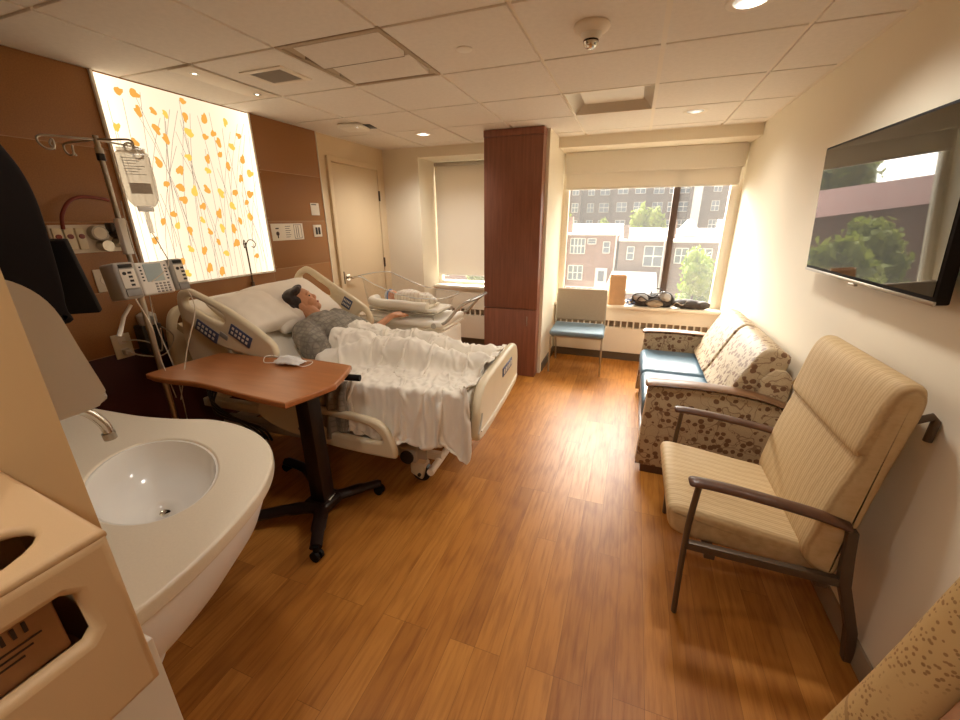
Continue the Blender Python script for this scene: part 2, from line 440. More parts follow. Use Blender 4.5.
def mesh_of(ob, name):
    dg = bpy.context.evaluated_depsgraph_get(); dg.update()
    return D.meshes.new_from_object(ob.evaluated_get(dg), depsgraph=dg)

def plate(name, loops, thick, bevel, mat, parent, mtx, smooth_n=6):
    """flat moulded panel with holes: 2D loops, given thickness, rounded rim"""
    cu = D.curves.new(name, 'CURVE'); cu.dimensions = '2D'; cu.fill_mode = 'BOTH'
    cu.extrude = max(thick / 2 - bevel, .0005); cu.bevel_depth = bevel; cu.bevel_resolution = 3; cu.offset = -bevel
    for lp in loops:
        q = catmull([(x, y, 0) for x, y in lp], smooth_n) if smooth_n else [Vector((x, y, 0)) for x, y in lp]
        sp = cu.splines.new('POLY'); sp.points.add(len(q) - 1)
        for p, v in zip(sp.points, q): p.co = (v.x, v.y, 0, 1)
        sp.use_cyclic_u = True
    tmp = D.objects.new(name + '_tmp', cu); C.objects.link(tmp)
    me = mesh_of(tmp, name); D.objects.remove(tmp); D.curves.remove(cu)
    me.transform(mtx); me.materials.clear(); me.materials.append(mat); me.name = name
    for p in me.polygons: p.use_smooth = True
    try: me.set_sharp_from_angle(angle=math.radians(50))
    except Exception: pass
    o = D.objects.new(name, me); C.objects.link(o)
    if parent is not None: o.parent = parent
    return o

def remesh(mb, voxel, smooth=6, fac=.5):
    bmesh.ops.recalc_face_normals(mb.bm, faces=mb.bm.faces[:])
    me = D.meshes.new('rm'); mb.bm.to_mesh(me); mb.bm.free()
    o = D.objects.new('rm', me); C.objects.link(o)
    r = o.modifiers.new('r', 'REMESH'); r.mode = 'VOXEL'; r.voxel_size = voxel
    s = o.modifiers.new('s', 'SMOOTH'); s.iterations = smooth; s.factor = fac
    m2 = mesh_of(o, 'rm'); D.objects.remove(o)
    for p in m2.polygons: p.use_smooth = True
    return m2

def put(name, me, mat, parent=None):
    me.name = name; me.materials.clear(); me.materials.append(mat)
    o = D.objects.new(name, me); C.objects.link(o)
    if parent is not None: o.parent = parent
    return o

def thing(name, label, cat, loc=(0, 0, 0), rotz=0., group=None):
    o = D.objects.new(name, None); C.objects.link(o); o.empty_display_size = .05
    o.location = loc; o.rotation_euler = (0, 0, rotz); o['label'] = label; o['category'] = cat
    if group: o['group'] = group
    return o
def tag(o, label, cat, group=None, kind=None):
    o['label'] = label; o['category'] = cat
    if group: o['group'] = group
    if kind: o['kind'] = kind
    return o
def struct(o): o['kind'] = 'structure'; return o
def dup(root, loc, rotz=None, label=None, group=None):
    r = root.copy(); C.objects.link(r); r.location = loc
    if rotz is not None: r.rotation_euler = (0, 0, rotz)
    if label: r['label'] = label
    if group: r['group'] = group
    for ch in list(root.children):
        c = ch.copy(); C.objects.link(c); c.parent = r
        for g in ch.children:
            d = g.copy(); C.objects.link(d); d.parent = c
    return r

# ------------------------------------------------------------------ camera
F = 401.0; yaw, pitch, roll = .3550, .3345, .0058
H = 1.6
SKY = 18.5
def cam():
    cy, sy = math.cos(yaw), math.sin(yaw)
    f = Vector((-sy*math.cos(pitch), cy*math.cos(pitch), -math.sin(pitch)))
    rt = Vector((cy, sy, 0)); dn = f.cross(rt)
    c, s = math.cos(roll), math.sin(roll)
    r2 = c*rt + s*dn; d2 = -s*rt + c*dn
    cd = D.cameras.new('camera'); cd.sensor_width = 36; cd.lens = F / 960 * 36; cd.clip_start = .02; cd.clip_end = 400
    o = D.objects.new('camera', cd); C.objects.link(o)
    m = Matrix((( r2.x, -d2.x, -f.x, 0), (r2.y, -d2.y, -f.y, 0), (r2.z, -d2.z, -f.z, H), (0, 0, 0, 1)))
    o.matrix_world = m; bpy.context.scene.camera = o
cam()

# ------------------------------------------------------------------ room shell
XR, XL, YF, ZC = .958, -2.92, 5.0, 2.40
NX, NY = -.68, .25          # corner of the near partition that carries the glove holder
YB = -1.6
o = MB().box((XL-.1, YB-.1, -.1), (XR+.1, YF+.12, 0)).build('floor', M['floor']); struct(o)
# ceiling: tile field
struct(MB().box((XL-.1, YB-.1, ZC+.1), (XR+.1, YF+.12, ZC+.2)).build('ceiling', M['tile']))
gx = [XL] + [.03 + .59*k for k in range(-5, 2) if XL < .03+.59*k < XR] + [XR]
gy = [YB] + [2.48 + .635*k for k in range(-6, 4)] + [4.58]
HOLES = set()
tiles = MB(); CANS = [(.323, 2.16), (.34, 3.95), (-2.04, 3.95), (-.2, -.4), (-1.2, 1.05)]  # last two cans are added, out of view
def cell(i, j): return (gx[i], gx[i+1], gy[j], gy[j+1])
def cell_at(x, y):
    for i in range(len(gx)-1):
        for j in range(len(gy)-1):
            a, b, c, d = cell(i, j)
            if a < x < b and c < y < d: return i, j
fix_cells = {cell_at(-1.45, 2.15), cell_at(-.25, 3.4)}
for i in range(len(gx)-1):
    for j in range(len(gy)-1):
        if (i, j) in fix_cells: continue
        a, b, c, d = cell(i, j)
        can = [q for q in CANS if a < q[0] < b and c < q[1] < d]
        if can:
            hole = [(can[0][0]+.064*math.cos(2*PI*k/32), can[0][1]+.064*math.sin(2*PI*k/32)) for k in range(32)]
            struct(plate('ceiling', [[(a+.0095, c+.0095), (b-.0095, c+.0095), (b-.0095, d-.0095), (a+.0095, d-.0095)], hole], .016, .0005, M['tile'], None, Matrix.Translation((0, 0, ZC+.004)), smooth_n=0)); continue
        tiles.box((a+.0095, c+.0095, ZC-.004), (b-.0095, d-.0095, ZC+.012), .0015, 1)
struct(tiles.build('ceiling', M['tile'], smooth=False))
bars = MB()
for x in gx[1:-1]: bars.box((x-.0115, YB, ZC-(.008 if abs(x-.03) < .01 else -.006)), (x+.0115, 4.58, ZC+.012))
for y in gy[1:-1]: bars.box((XL, y-.0115, ZC+.0062), (XR, y+.0115, ZC+.012))
bars.box((XL, YB, ZC-.006), (XL+.02, 4.58, ZC+.01)); bars.box((XR-.02, YB, ZC-.006), (XR, 4.58, ZC+.01)); bars.box((XL, 4.555, ZC-.006), (XR, 4.58, ZC+.01))
struct(bars.build('trim_1', M['tbar'], smooth=False))

struct(MB().box((XR, YB-.1, 0), (XR+.1, YF+.12, ZC+.1)).build('wall_right', M['wall']))
struct(MB().box((XL-.1, NY, 0), (XL, YF+.12, ZC+.1)).build('wall_left', M['wall_warm']))
near = MB().prism([(XL-.1, NY-.14), (NX-.14, NY-.14), (NX-.14, YB), (NX, YB), (NX, NY), (XL-.1, NY)], 0, ZC+.1)
struct(near.build('wall_near', M['tan_wall'], smooth=False))
struct(MB().box((NX-.14, YB-.1, 0), (XR+.1, YB, ZC+.1)).build('wall_back', M['wall_warm']))
# far wall with two openings: window 2 (left) and window 1 (main)
W1 = (-.80, .93, .665, 2.30); W2 = (-2.445, -1.42, .80, 2.29)
far = MB()
far.box((XL, YF, 0), (XR, YF+.12, W1[2])); far.box((XL, YF, W1[3]), (XR, YF+.12, ZC+.1))
far.box((W1[1], YF, W1[2]), (XR, YF+.12, W1[3])); far.box((W2[1], YF, W1[2]), (W1[0], YF+.12, W1[3]))
far.box((XL, YF, W1[2]), (W2[0], YF+.12, W1[3])); far.box((W2[0], YF, W1[2]), (W2[1], YF+.12, W2[2]))
far.box((XL, 4.57, 0), (W2[0], YF, ZC+.05))                         # pier left of the small window
far.box((W2[0], 4.57, 2.29), (W2[1]+.02, YF, ZC+.05))               # header over the small window
far.box((-1.37, 4.12, 0), (-.825, YF, ZC+.05))                      # white column behind the wood cladding
struct(far.build('wall_far', M['wall'], smooth=False))
struct(MB().box((-.825, 4.58, 2.295), (XR, YF, ZC+.05), .004).build('trim_2', M['wall']))
# light wall protection sheet low on the near corner
ws = MB().box((NX-.14, YB, 0), (NX+.008, NY+.008, .955), .005)
struct(ws.build('trim_10', M['trim']))
# rubber bases
struct(MB().box((XR-.012, YB, 0), (XR, 4.86, .1), .003).build('baseboard_right', M['rubber']))
bb = MB().box((XL, 4.558, 0), (W2[0], 4.57, .1), .003)
bb.box((-.826, 4.19, 0), (-.813, 4.86, .1), .003)
struct(bb.build('baseboard_far', M['rubber_dark']))
struct(MB().box((XL, 4.3, 0), (XL+.012, 4.57, .1), .003).build('baseboard_left', M['rubber_dark']))

# headwall cladding: laminate panels with fine light joints
YH0, YH1 = NY, 3.43
clad = MB(); joints = MB()
zs = [.84, 1.21, 1.605, 2.0, ZC]
for z0, z1 in zip(zs, zs[1:]):
    for y0, y1 in ((NY, .95), (.95, 1.69), (1.69, 2.70), (2.70, YH1)):
        clad.box((XL, y0+.002, z0+.002), (XL+.02, y1-.002, z1-.002), .002)
struct(clad.build('trim_3', M['brown']))
for z in zs[:-1]: joints.box((XL, NY, z-.0025), (XL+.0185, YH1, z+.0025))
for y in (.95, 1.69, 2.70): joints.box((XL, y-.0025, .84), (XL+.0185, y+.0025, ZC))
struct(joints.build('trim_4', M['groove'], smooth=False))
struct(MB().box((XL, NY, 0), (XL+.02, YH1, .838), .002).build('trim_5', M['brown_dark']))
struct(MB().box((XL, YH1, 0), (XL+.025, YH1+.012, ZC), .002).build('trim_6', M['trim']))
sc = MB()
for z in (1.23, 1.585, 1.63, 1.98, 2.03):
    for y in (1.66, 2.73): sc.cyl((XL+.018, y, z), (XL+.0225, y, z), .006, seg=10)
struct(sc.build('trim_7', M['groove']))

# door on the left wall
dy0, dy1, dz = 3.60, 4.40, 2.16
d = MB()
fr = .05
d.box((XL, dy0-fr, 0), (XL+.03, dy0, dz+fr), .004).box((XL, dy1, 0), (XL+.03, dy1+fr, dz+fr), .004).box((XL, dy0+.0005, dz), (XL+.0295, dy1-.0005, dz+fr), .003)
door = struct(d.build('door_1', M['wall_warm']))
MB().box((XL, dy0+.006, .01), (XL+.018, dy1-.006, dz-.006), .002).build('door_leaf', M['wall_warm'], door)
hb = MB()
for z in (.35, 1.12, 1.88): hb.cyl((XL+.03, dy1-.002, z-.055), (XL+.03, dy1-.002, z+.055), .011, seg=12)
hb.build('hinge', M['brass_dark'], door)
lv = MB().cyl((XL+.018, dy0+.075, 1.02), (XL+.03, dy0+.075, 1.02), .036)
lv.tube([(XL+.03, dy0+.075, 1.02), (XL+.075, dy0+.075, 1.02), (XL+.08, dy0+.09, 1.02), (XL+.078, dy0+.2, 1.018)], [.012, .012, .011, .009], 12)
lv.build('door_handle', M['chrome'], door)
MB().box((XL+.017, dy0-.004, .96), (XL+.032, dy0+.012, 1.09), .002).build('strike_plate', M['brass_dark'], door)

# main window
w = MB(); x0, x1, z0, z1 = W1; ft = .045
yg = YF+.03
for lo, hi in (((x0, YF-.0, z0), (x0+ft, YF+.08, z1)), ((x1-.07, YF-.0, z0), (x1, YF+.08, z1)), ((x0+ft, YF-.0, z0), (x1-.07, YF+.08, z0+.03)), ((x0+ft, YF-.0, z1-.05), (x1-.07, YF+.08, z1))):
    w.box(lo, hi, .004)
win = struct(w.build('window_1', M['trim']))
MB().box((.335, YF-.005, z0+.02), (.40, YF+.075, z1-.03), .004).build('mullion', M['mullion'], win)
MB().box((x0+.03, yg, z0+.02), (.345, yg+.005, z1-.03)).build('glass_pane', M['glass'], win, smooth=False)
MB().box((.39, yg, z0+.02), (x1-.05, yg+.005, z1-.03)).build('glass_pane', M['glass'], win, smooth=False)
w = MB(); x0, x1, z0, z1 = W2
for lo, hi in (((x0, YF, z0), (x0+.05, YF+.08, z1)), ((x1-.05, YF, z0), (x1, YF+.08, z1)), ((x0+.05, YF, z0), (x1-.05, YF+.08, z0+.04)), ((x0+.05, YF, z1-.05), (x1-.05, YF+.08, z1))):
    w.box(lo, hi, .004)
win2 = struct(w.build('window_2', M['trim']))
MB().box((x0+.03, yg, z0+.02), (x1-.03, yg+.005, z1-.03)).build('glass_pane', M['glass'], win2, smooth=False)
# sills
struct(MB().box((-.822, 4.83, .630), (XR, 5.005, .665), .006).build('trim_8', M['trim']))
struct(MB().box((W2[0]+.002, 4.83, .765), (-1.372, 5.005, .80), .006).build('trim_9', M['trim']))

# roller blinds
def blind(name, x0, x1, ztop, zbot, y, fascia, label, mat):
    t = thing(name, label, 'blind', ((x0+x1)/2, y, ztop)); w = (x1-x0)/2; h = ztop-zbot
    if fascia: MB().box((-w, -.07, -fascia), (w, -.055, 0), .003).build('fascia', M['blind'], t)
    MB().cyl((-w+.01, -.02, -.03), (w-.01, -.02, -.03), .024).build('roller_tube', M['steel'], t)
    MB().box((-w+.01, .001, -h), (w-.01, .003, -.02)).build('blind_fabric', mat, t, smooth=False)
    MB().box((-w+.01, -.004, -h-.015), (w-.01, .008, -h+.005), .003).build('bottom_bar', M['blind'], t)
    return t
blind('roller_blind', -.795, .925, 2.292, 1.935, 4.965, .21, 'wide cream roller blind raised to the top of the big window', M['blind_lit'])
blind('roller_blind', -2.43, -1.425, 2.285, .93, 4.97, 0, 'grey beige roller blind pulled almost fully down over the small window', M['blind_lit'])

# convector covers under the windows
def convector(x0, x1, ztop, label, zg):
    t = thing('radiator_cover', label, 'radiator', ((x0+x1)/2, 4.86, 0), 0, 'radiator covers under the windows'); w = (x1-x0)/2
    b = MB()
    b.box((-w, 0, .1), (w, .13, zg-.04), .002); b.box((-w, 0, zg+.04), (w, .13, ztop), .002)
    n = int(2*w/.068); p = 2*w/n
    for k in range(n+1): b.box((max(-w, -w+k*p-.008), 0, zg-.041), (min(w, -w+k*p+.008), .02, zg+.041))
    b.build('cover_panel', M['trim'], t, smooth=False)
    MB().box((-w+.01, .06, zg-.05), (w-.01, .07, zg+.05)).build('grille_back', M['rubber'], t, smooth=False)
    MB().box((-w, .03, 0), (w, .13, .1)).build('toe_base', M['rubber_dark'], t, smooth=False)
convector(-.812, .94, .628, 'cream radiator cover with slotted grille below the big window sill', .44)
convector(W2[0]+.01, -1.375, .763, 'cream radiator cover with slotted grille below the small window', .455)

# wood clad column
t = thing('column_cladding', 'tall dark cherry wood clad column between the two windows', 'column', (-1.14, 3.98, 0))
w = .282
MB().box((-w-.002, .02, .73), (w+.002, .195, 2.33), .003).box((-w-.002, 0, .735), (w+.002, .03, 2.33), .003).build('upper_panel', M['cherry'], t)
MB().box((-w-.002, 0, .0), (w+.002, .195, .728), .003).build('lower_panel', M['cherry'], t)
MB().box((-w-.005, -.004, 2.332), (w+.005, .195, 2.392), .003).build('crown_panel', M['cherry'], t)
MB().box((w-.10, -.002, .56), (w-.094, .002, .66), .001).build('flush_pull', M['steel'], t)

# ------------------------------------------------------------------ ceiling things
def disc(name, label, cat, x, y, prof, mat, group=None):
    t = thing(name, label, cat, (x, y, ZC-.0045), 0, group); return t
def downlight(x, y, label, watts=0):
    t = thing('recessed_downlight', label, 'ceiling light', (x, y, ZC-.004), 0, 'recessed downlights in the ceiling')
    MB().lathe([(.062, -.001), (.085, -.004), (.09, -.001), (.09, .0005), (.062, .0005)]).build('trim_ring', M['tbar'], t)
    MB().lathe([(.0625, -.001), (.061, .03), (.055, .07), (.045, .085), (0, .088)]).build('reflector', M['mirror'], t)
    MB().ell((0, 0, .082), (.028, .028, .012)).build('lamp_bulb', M['white_plastic'], t)
    return t
for x, y, l in ((.323, 2.16, 'round silver downlight cut off by the top edge of the photo'), (.34, 3.95, 'round silver downlight near the big window'), (-2.04, 3.95, 'round silver downlight nearest the door')):
    downlight(x, y, l)
# recessed two-louvre troffer
def troffer(x, y):
    i, j = cell_at(x, y); a, b, c, d = cell(i, j)
    t = thing('recessed_light_fixture', 'recessed square light fixture with two stepped white panels', 'ceiling light', ((a+b)/2, (c+d)/2, ZC))
    w, h = (b-a)/2-.01, (d-c)/2-.01
    bt = -h+.02
    MB().box((-w-.008, -h-.008, .0), (w+.008, h+.008, .012)).build('housing', M['fixture'], t, smooth=False)
    f = MB()
    for lo, hi in (((-w-.01, -h-.01, -.005), (-w+.012, h+.01, 0)), ((w-.012, -h-.01, -.005), (w+.01, h+.01, 0)), ((-w+.012, -h-.01, -.005), (w-.012, -h+.012, 0)), ((-w+.012, h-.012, -.005), (w-.012, h+.01, 0))): f.box(lo, hi, .001)
    f.build('housing_frame', M['fixture'], t)
    for q0, q1 in ((-h+.03, -.06), (.0, h-.10)):
        # stepped lens: hangs a little lower along its far edge and left end
        m = MB(); m._add([(-w+.07, q0, -.002), (w-.012, q0, -.002), (w-.012, q1, -.026), (-w+.07, q1, -.026), (-w+.07, q0, .001), (w-.012, q0, .001), (w-.012, q1, .001), (-w+.07, q1, .001)], [(0, 1, 2, 3), (0, 4, 5, 1), (1, 5, 6, 2), (2, 6, 7, 3), (3, 7, 4, 0)])
        m.build('lens_panel', M['tile'], t, smooth=False)
        MB().box((-w+.066, q1, -.0275), (w-.012, q1+.004, -.001)).box((-w+.062, q1-.13, -.022), (-w+.068, q1, -.001)).build('lens_edge', M['rubber'], t, smooth=False)
troffer(-1.45, 2.15)
def mirror_troffer(x, y):
    i, j = cell_at(x, y); a, b, c, d = cell(i, j)
    t = thing('recessed_light_fixture', 'recessed square light fixture with mirrored sides and pale lens', 'ceiling light', ((a+b)/2, (c+d)/2, ZC))
    w, h = (b-a)/2-.01, (d-c)/2-.01
    r = MB()
    for s in (-1, 1):
        r._add([(s*w, -h, 0), (s*w, h, 0), (s*(w-.07), h-.02, .075), (s*(w-.07), -h+.02, .075)], [(0, 1, 2, 3)])
    r._add([(-w, -h, 0), (w, -h, 0), (w-.07, -h+.09, .075), (-w+.07, -h+.09, .075)], [(0, 1, 2, 3)])
    r._add([(-w, h, 0), (w, h, 0), (w-.07, h-.02, .075), (-w+.07, h-.02, .075)], [(0, 1, 2, 3)])
    r.build('reflector', M['mirror'], t, smooth=False)
    MB().box((-w+.07, -h+.12, .062), (w-.07, h-.02, .076)).build('lens_panel', M['white_plastic'], t, smooth=False)
    MB().box((-w+.07, -h+.09, .06), (w-.07, -h+.125, .076)).build('lamp_slot', M['rubber_dark'], t, smooth=False)
    f = MB()
    for lo, hi in (((-w-.012, -h-.012, -.006), (-w+.004, h+.012, 0)), ((w-.004, -h-.012, -.006), (w+.012, h+.012, 0)), ((-w+.004, -h-.012, -.006), (w-.004, -h+.004, 0)), ((-w+.004, h-.004, -.006), (w-.004, h+.012, 0))): f.box(lo, hi, .001)
    f.build('housing_frame', M['tbar'], t)
mirror_troffer(-.25, 3.4)
# supply grille
t = thing('ceiling_vent', 'square ceiling air vent with fine grey grille', 'vent', (-2.04, 2.15, ZC-.004))
f = MB()
for lo, hi in (((-.15, -.12, -.006), (-.11, .12, 0)), ((.11, -.12, -.006), (.15, .12, 0)), ((-.11, -.12, -.006), (.11, -.085, 0)), ((-.11, .085, -.006), (.11, .12, 0))): f.box(lo, hi, .002)
f.build('frame', M['tbar'], t)
g = MB()
for k in range(16): g.box((-.11, -.083+k*.0107, -.0045), (.11, -.083+k*.0107+.005, -.001))
g.build('grille', M['grey_plastic'], t, smooth=False)
MB().box((-.11, -.085, -.0012), (.11, .085, -.0002)).build('backing', M['rubber_dark'], t, smooth=False)
# twin reading lights
t = thing('reading_light_strip', 'flat ceiling strip with two small bright reading lamps above the bed', 'ceiling light', (-2.42, 2.15, ZC-.004))
MB().box((-.09, -.3, -.008), (.09, .3, 0), .003).build('cover_plate', M['tbar'], t)
M['lamp_on'] = emis('reading_lamp_glow', (1., .86, .66), 3)
for s in (-1, 1):
    MB().lathe([(.010, -.0088), (.024, -.0095), (.026, -.008), (.010, -.008)], (0, s*.21, 0)).build('lamp_bezel', M['steel'], t)
    MB().lathe([(0, -.0092), (.010, -.009)], (0, s*.21, 0), 16).build('lamp_lens', M['lamp_on'], t)
# smoke detector
t = thing('smoke_detector', 'domed smoke detector with glinting sensor hanging from the ceiling tile', 'smoke detector', (-.272, 2.15, ZC-.004))
MB().lathe([(0, 0), (.075, 0), (.078, -.01), (.072, -.02), (.05, -.03), (.045, -.032), (0, -.032)]).build('base', M['tbar'], t)
MB().lathe([(.045, -.031), (.044, -.04), (.034, -.052), (.034, -.056), (0, -.056)]).build('body', M['white_plastic'], t)
MB().lathe([(.033, -.056), (.033, -.062), (0, -.062)]).build('sensor_gap', M['black'], t)
MB().lathe([(.032, -.062), (.030, -.074), (.018, -.086), (0, -.088)]).build('sensor_cap', M['chrome'], t)
t = tag(MB().lathe([(0, -.006), (.035, -.006), (.04, -.003), (.04, 0), (0, 0)]).build('ceiling_cover_plate', M['white_plastic'], loc=(-.885, 2.19, ZC-.004)), 'small round white cover plate on a ceiling tile', 'cover plate')
t = thing('wireless_access_point', 'white rounded wireless box with a tiny light on the ceiling near the door', 'access point', (-2.42, 3.37, ZC-.004), .2)
MB().box((-.11, -.11, -.035), (.11, .11, -.004), .03, 4).build('body', M['white_plastic'], t)
MB().box((-.09, -.02, -.005), (.16, .14, 0), .002).build('mounting_plate', M['dark_plastic'], t)
MB().ell((.07, -.08, -.0345), (.004, .004, .002)).build('indicator', emis('indicator', (1, .95, .85), 6), t)

# ------------------------------------------------------------------ illuminated art panel
LEAVES = [(285,262),(355,272),(403,280),(455,268),(413,332),(458,333),(495,342),(548,303),(556,352),(350,380),(470,388),(497,416),(568,398),(612,355),(616,410),(676,368),(715,408),(655,427),(696,440),(660,463),(475,487),(565,472),(622,476),(540,512),(623,512),(685,500),(727,478),(750,520),(723,537),(405,427),(335,465),(499,553),(541,563),(583,573),(551,600),(620,568),(664,580),(705,579),(740,608),(698,618),(657,640),(609,620),(607,660),(521,642),(490,666),(533,676),(571,692),(630,695),(668,685),(702,687),(720,662),(749,651),(750,582),(465,720),(572,747),(613,750),(655,725),(679,760),(710,730),(545,785),(562,820),(630,805),(667,815),(435,765),(752,650),(770,768),(430,560),(640,400)]
def wall_pt(px, py, X):
    cy, sy = math.cos(yaw), math.sin(yaw)
    f = Vector((-sy*math.cos(pitch), cy*math.cos(pitch), -math.sin(pitch))); rt = Vector((cy, sy, 0)); dn = f.cross(rt)
    c, s = math.cos(roll), math.sin(roll); r2 = c*rt + s*dn; d2 = -s*rt + c*dn
    d = r2*((px-480)/F) + d2*((py-360)/F) + f
    k = X/d.x; return d.y*k, H+d.z*k
t = thing('backlit_picture', 'tall backlit wall panel printed with orange leaves above the bed head', 'light box', (XL+.02, 2.195, 1.795))
Y0, Y1, Z0, Z1 = -.495, .495, -.59, .59
def artmat():
    m = NT('backlit_film'); v = m.coord()
    sp = m.n('ShaderNodeSeparateXYZ'); m.l(v, sp.inputs[0])
    # lamps stand behind the upright edges, so the film itself glows brighter near both edges
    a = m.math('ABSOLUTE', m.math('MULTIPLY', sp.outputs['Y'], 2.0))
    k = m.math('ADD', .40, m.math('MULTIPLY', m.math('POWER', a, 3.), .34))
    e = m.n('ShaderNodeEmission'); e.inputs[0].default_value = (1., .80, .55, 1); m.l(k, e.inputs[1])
    return m.done(e.outputs[0])
M['film'] = artmat()
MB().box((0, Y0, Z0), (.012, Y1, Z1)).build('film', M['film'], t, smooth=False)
fr = MB()
for lo, hi in (((0, Y0-.014, Z0-.014), (.018, Y0, Z1+.01)), ((0, Y1, Z0-.014), (.018, Y1+.014, Z1+.01)), ((0, Y0, Z0-.014), (.018, Y1, Z0))): fr.box(lo, hi, .002)
fr.build('edge_frame', M['white_plastic'], t)
lf = [MB(), MB()]
for k, (a, b) in enumerate(LEAVES):
    y, z = wall_pt(a/3, b/3, XL+.032); y -= 2.195; z -= 1.795
    if not (Y0+.03 < y < Y1-.03 and Z0+.02 < z < Z1-.02): continue
    r = random.uniform(.022, .033); th = random.uniform(0, 6.28); pts = []
    for q in range(12):
        an = 2*PI*q/12; rr = r * (1 + .22*math.cos(an*2+1) + .12*math.cos(3*an+k)) * (.55 if q == 0 else 1)
        pts.append((.0128, y + rr*math.cos(an+th)*.85, z + rr*math.sin(an+th)))
    lf[k % 3 == 0]._add(pts, [tuple(range(12))])
lf[0].build('leaf_print', emis('leaf_orange', (1., .47, .09), .33), t, smooth=False)
lf[1].build('leaf_print', emis('leaf_yellow', (1., .60, .11), .38), t, smooth=False)
st = MB()
for k in range(46):
    y = Y0 + .02 + (Y1-Y0-.04)*((k*.618) % 1); z = Z0 + random.uniform(0, .5) * (k % 2); L = random.uniform(.35, 1.1); sl = random.uniform(-.22, .3)
    pts = []
    for q in range(7):
        f = q/6; zz = z + L*f; yy = y + sl*L*f*f
        if zz < Z1-.01 and Y0+.01 < yy < Y1-.01: pts.append((yy, zz))
    for (ya, za), (yb, zb) in zip(pts, pts[1:]):
        st._add([(.0125, ya-.0016, za), (.0125, ya+.0016, za), (.0125, yb+.0016, zb), (.0125, yb-.0016, zb)], [(0, 1, 2, 3)])
st.build('stem_print', emis('stem_grey', (.50, .37, .26), .32), t, smooth=False)

# ------------------------------------------------------------------ headwall fittings
XW = XL+.02
t = thing('medical_gas_panel', 'white medical gas outlet panel with gauges on the brown headwall', 'gas panel', (XW, 1.46, 1.51))
MB().box((0, -.17, -.07), (.012, .17, .08), .003).build('back_plate', M['paper'], t)
q = MB()
for k in range(3): q.box((.012, -.165+k*.05, -.05), (.03, -.125+k*.05, .065), .004)
q.build('outlet_block', M['offwhite'], t)
for k in range(3): MB().cyl((.028, -.145+k*.05, .02), (.036, -.145+k*.05, .02), .013, seg=14).build('outlet_port', M['tube_red'], t)
MB().cyl((.012, .03, .035), (.06, .03, .035), .04, seg=22).build('gauge', M['grey_plastic'], t)
MB().cyl((.06, .03, .035), (.063, .03, .035), .032, seg=22).build('gauge_face', M['paper'], t)
MB().cyl((.012, .045, -.035), (.075, .045, -.035), .03, seg=18).build('regulator_knob', M['steel'], t)
MB().cyl((.012, .12, .03), (.09, .12, .03), .025, seg=16).box((.012, .085, .04), (.07, .115, .09), .006).build('flow_valve', M['dark_plastic'], t)
MB().cyl((.012, .125, -.02), (.08, .125, -.02), .028, seg=16).build('flow_dial', M['steel'], t)
# red tube loop
o = MB().tube(catmull([(XW+.03, 1.345, 1.57), (XW+.05, 1.35, 1.64), (XW+.05, 1.40, 1.71), (XW+.045, 1.47, 1.735), (XW+.035, 1.57, 1.728), (XW+.012, 1.6, 1.722)], 6, False), .009, 10).build('suction_tube', M['tube_red'])
tag(o, 'curved red tube looping up above the gas outlet panel', 'tube')
t = thing('wall_outlet', 'white wall outlet with round socket behind the infusion pump', 'outlet', (XW, 1.475, 1.28))
MB().box((0, -.05, -.065), (.008, .05, .065), .003).build('cover_plate', M['paper'], t)
MB().cyl((.008, 0, 0), (.012, 0, 0), .028, seg=20).build('socket', M['white_plastic'], t)
t = thing('wall_outlet', 'low wall outlet with two plugged in cords beside the bed head', 'outlet', (XW, 1.46, .88))
MB().box((0, -.05, -.075), (.008, .05, .075), .003).build('cover_plate', M['offwhite'], t)
for z in (-.055, .012): MB().box((.008, -.02, z), (.011, .02, z+.043), .002).build('socket', M['paper'], t)
pl = MB().box((.011, -.018, -.05), (.05, .018, -.018), .005).build('plug', M['cable'], t)
MB().tube(catmull([(.05, 0, -.034), (.1, .03, -.06), (.12, .12, -.09), (.1, .2, -.07), (.14, .22, .02), (.25, .1, .12)], 6, False), .004, 6).build('cord', M['cable'], pl)
MB().tube(catmull([(.011, 0, .03), (.06, .05, .03), (.1, .1, .0), (.12, .14, -.06), (.2, .12, .1)], 6, False), .004, 6).build('cord', M['cable'], t)
# papers / switches right of the panel
t = thing('notice_sign', 'white three part notice sheet on brown wall right of the light panel', 'sign', (XW, 2.925, 1.515))
MB().box((0, -.182, -.07), (.003, .182, .07), .001).build('sheet', M['paper'], t)
q = MB()
for y in (-.12, 0, .115):
    if y == -.12: q.cyl((.003, y, -.012), (.0036, y, -.012), .018, seg=12); q.box((.003, y-.018, .025), (.0036, y+.018, .035)); q.box((.003, y-.006, -.05), (.0036, y+.006, -.02))
    elif y == 0:
        for k in range(6): q.box((.003, y-.03, .045-k*.018), (.0036, y+.03-(k % 2)*.012, .049-k*.018))
    else:
        for lo, hi in (((-.045, -.06), (-.041, .06)), ((.041, -.06), (.045, .06)), ((-.045, .056), (.045, .06)), ((-.045, -.06), (.045, -.056)), ((-.02, -.05), (-.014, .05)), ((.004, -.05), (.010, .05))): q.box((.003, y+lo[0], lo[1]), (.0036, y+hi[0], hi[1]))
q.build('print', M['ink'], t, smooth=False)
t = thing('notice_sign', 'small white card high on the brown wall beside the door frame', 'sign', (XW, 3.30, 1.712))
MB().box((0, -.055, -.055), (.004, .055, .055), .001).build('sheet', M['paper'], t)
q = MB()
q.box((.004, -.045, .036), (.0046, .02, .044))
q.build('print', M['ink'], t, smooth=False)
t = thing('light_switch', 'double light switch with dark rockers on the brown wall beside the door frame', 'switch', (XW, 3.295, 1.515))
MB().box((0, -.055, -.055), (.007, .055, .055), .003).build('cover_plate', M['paper'], t)
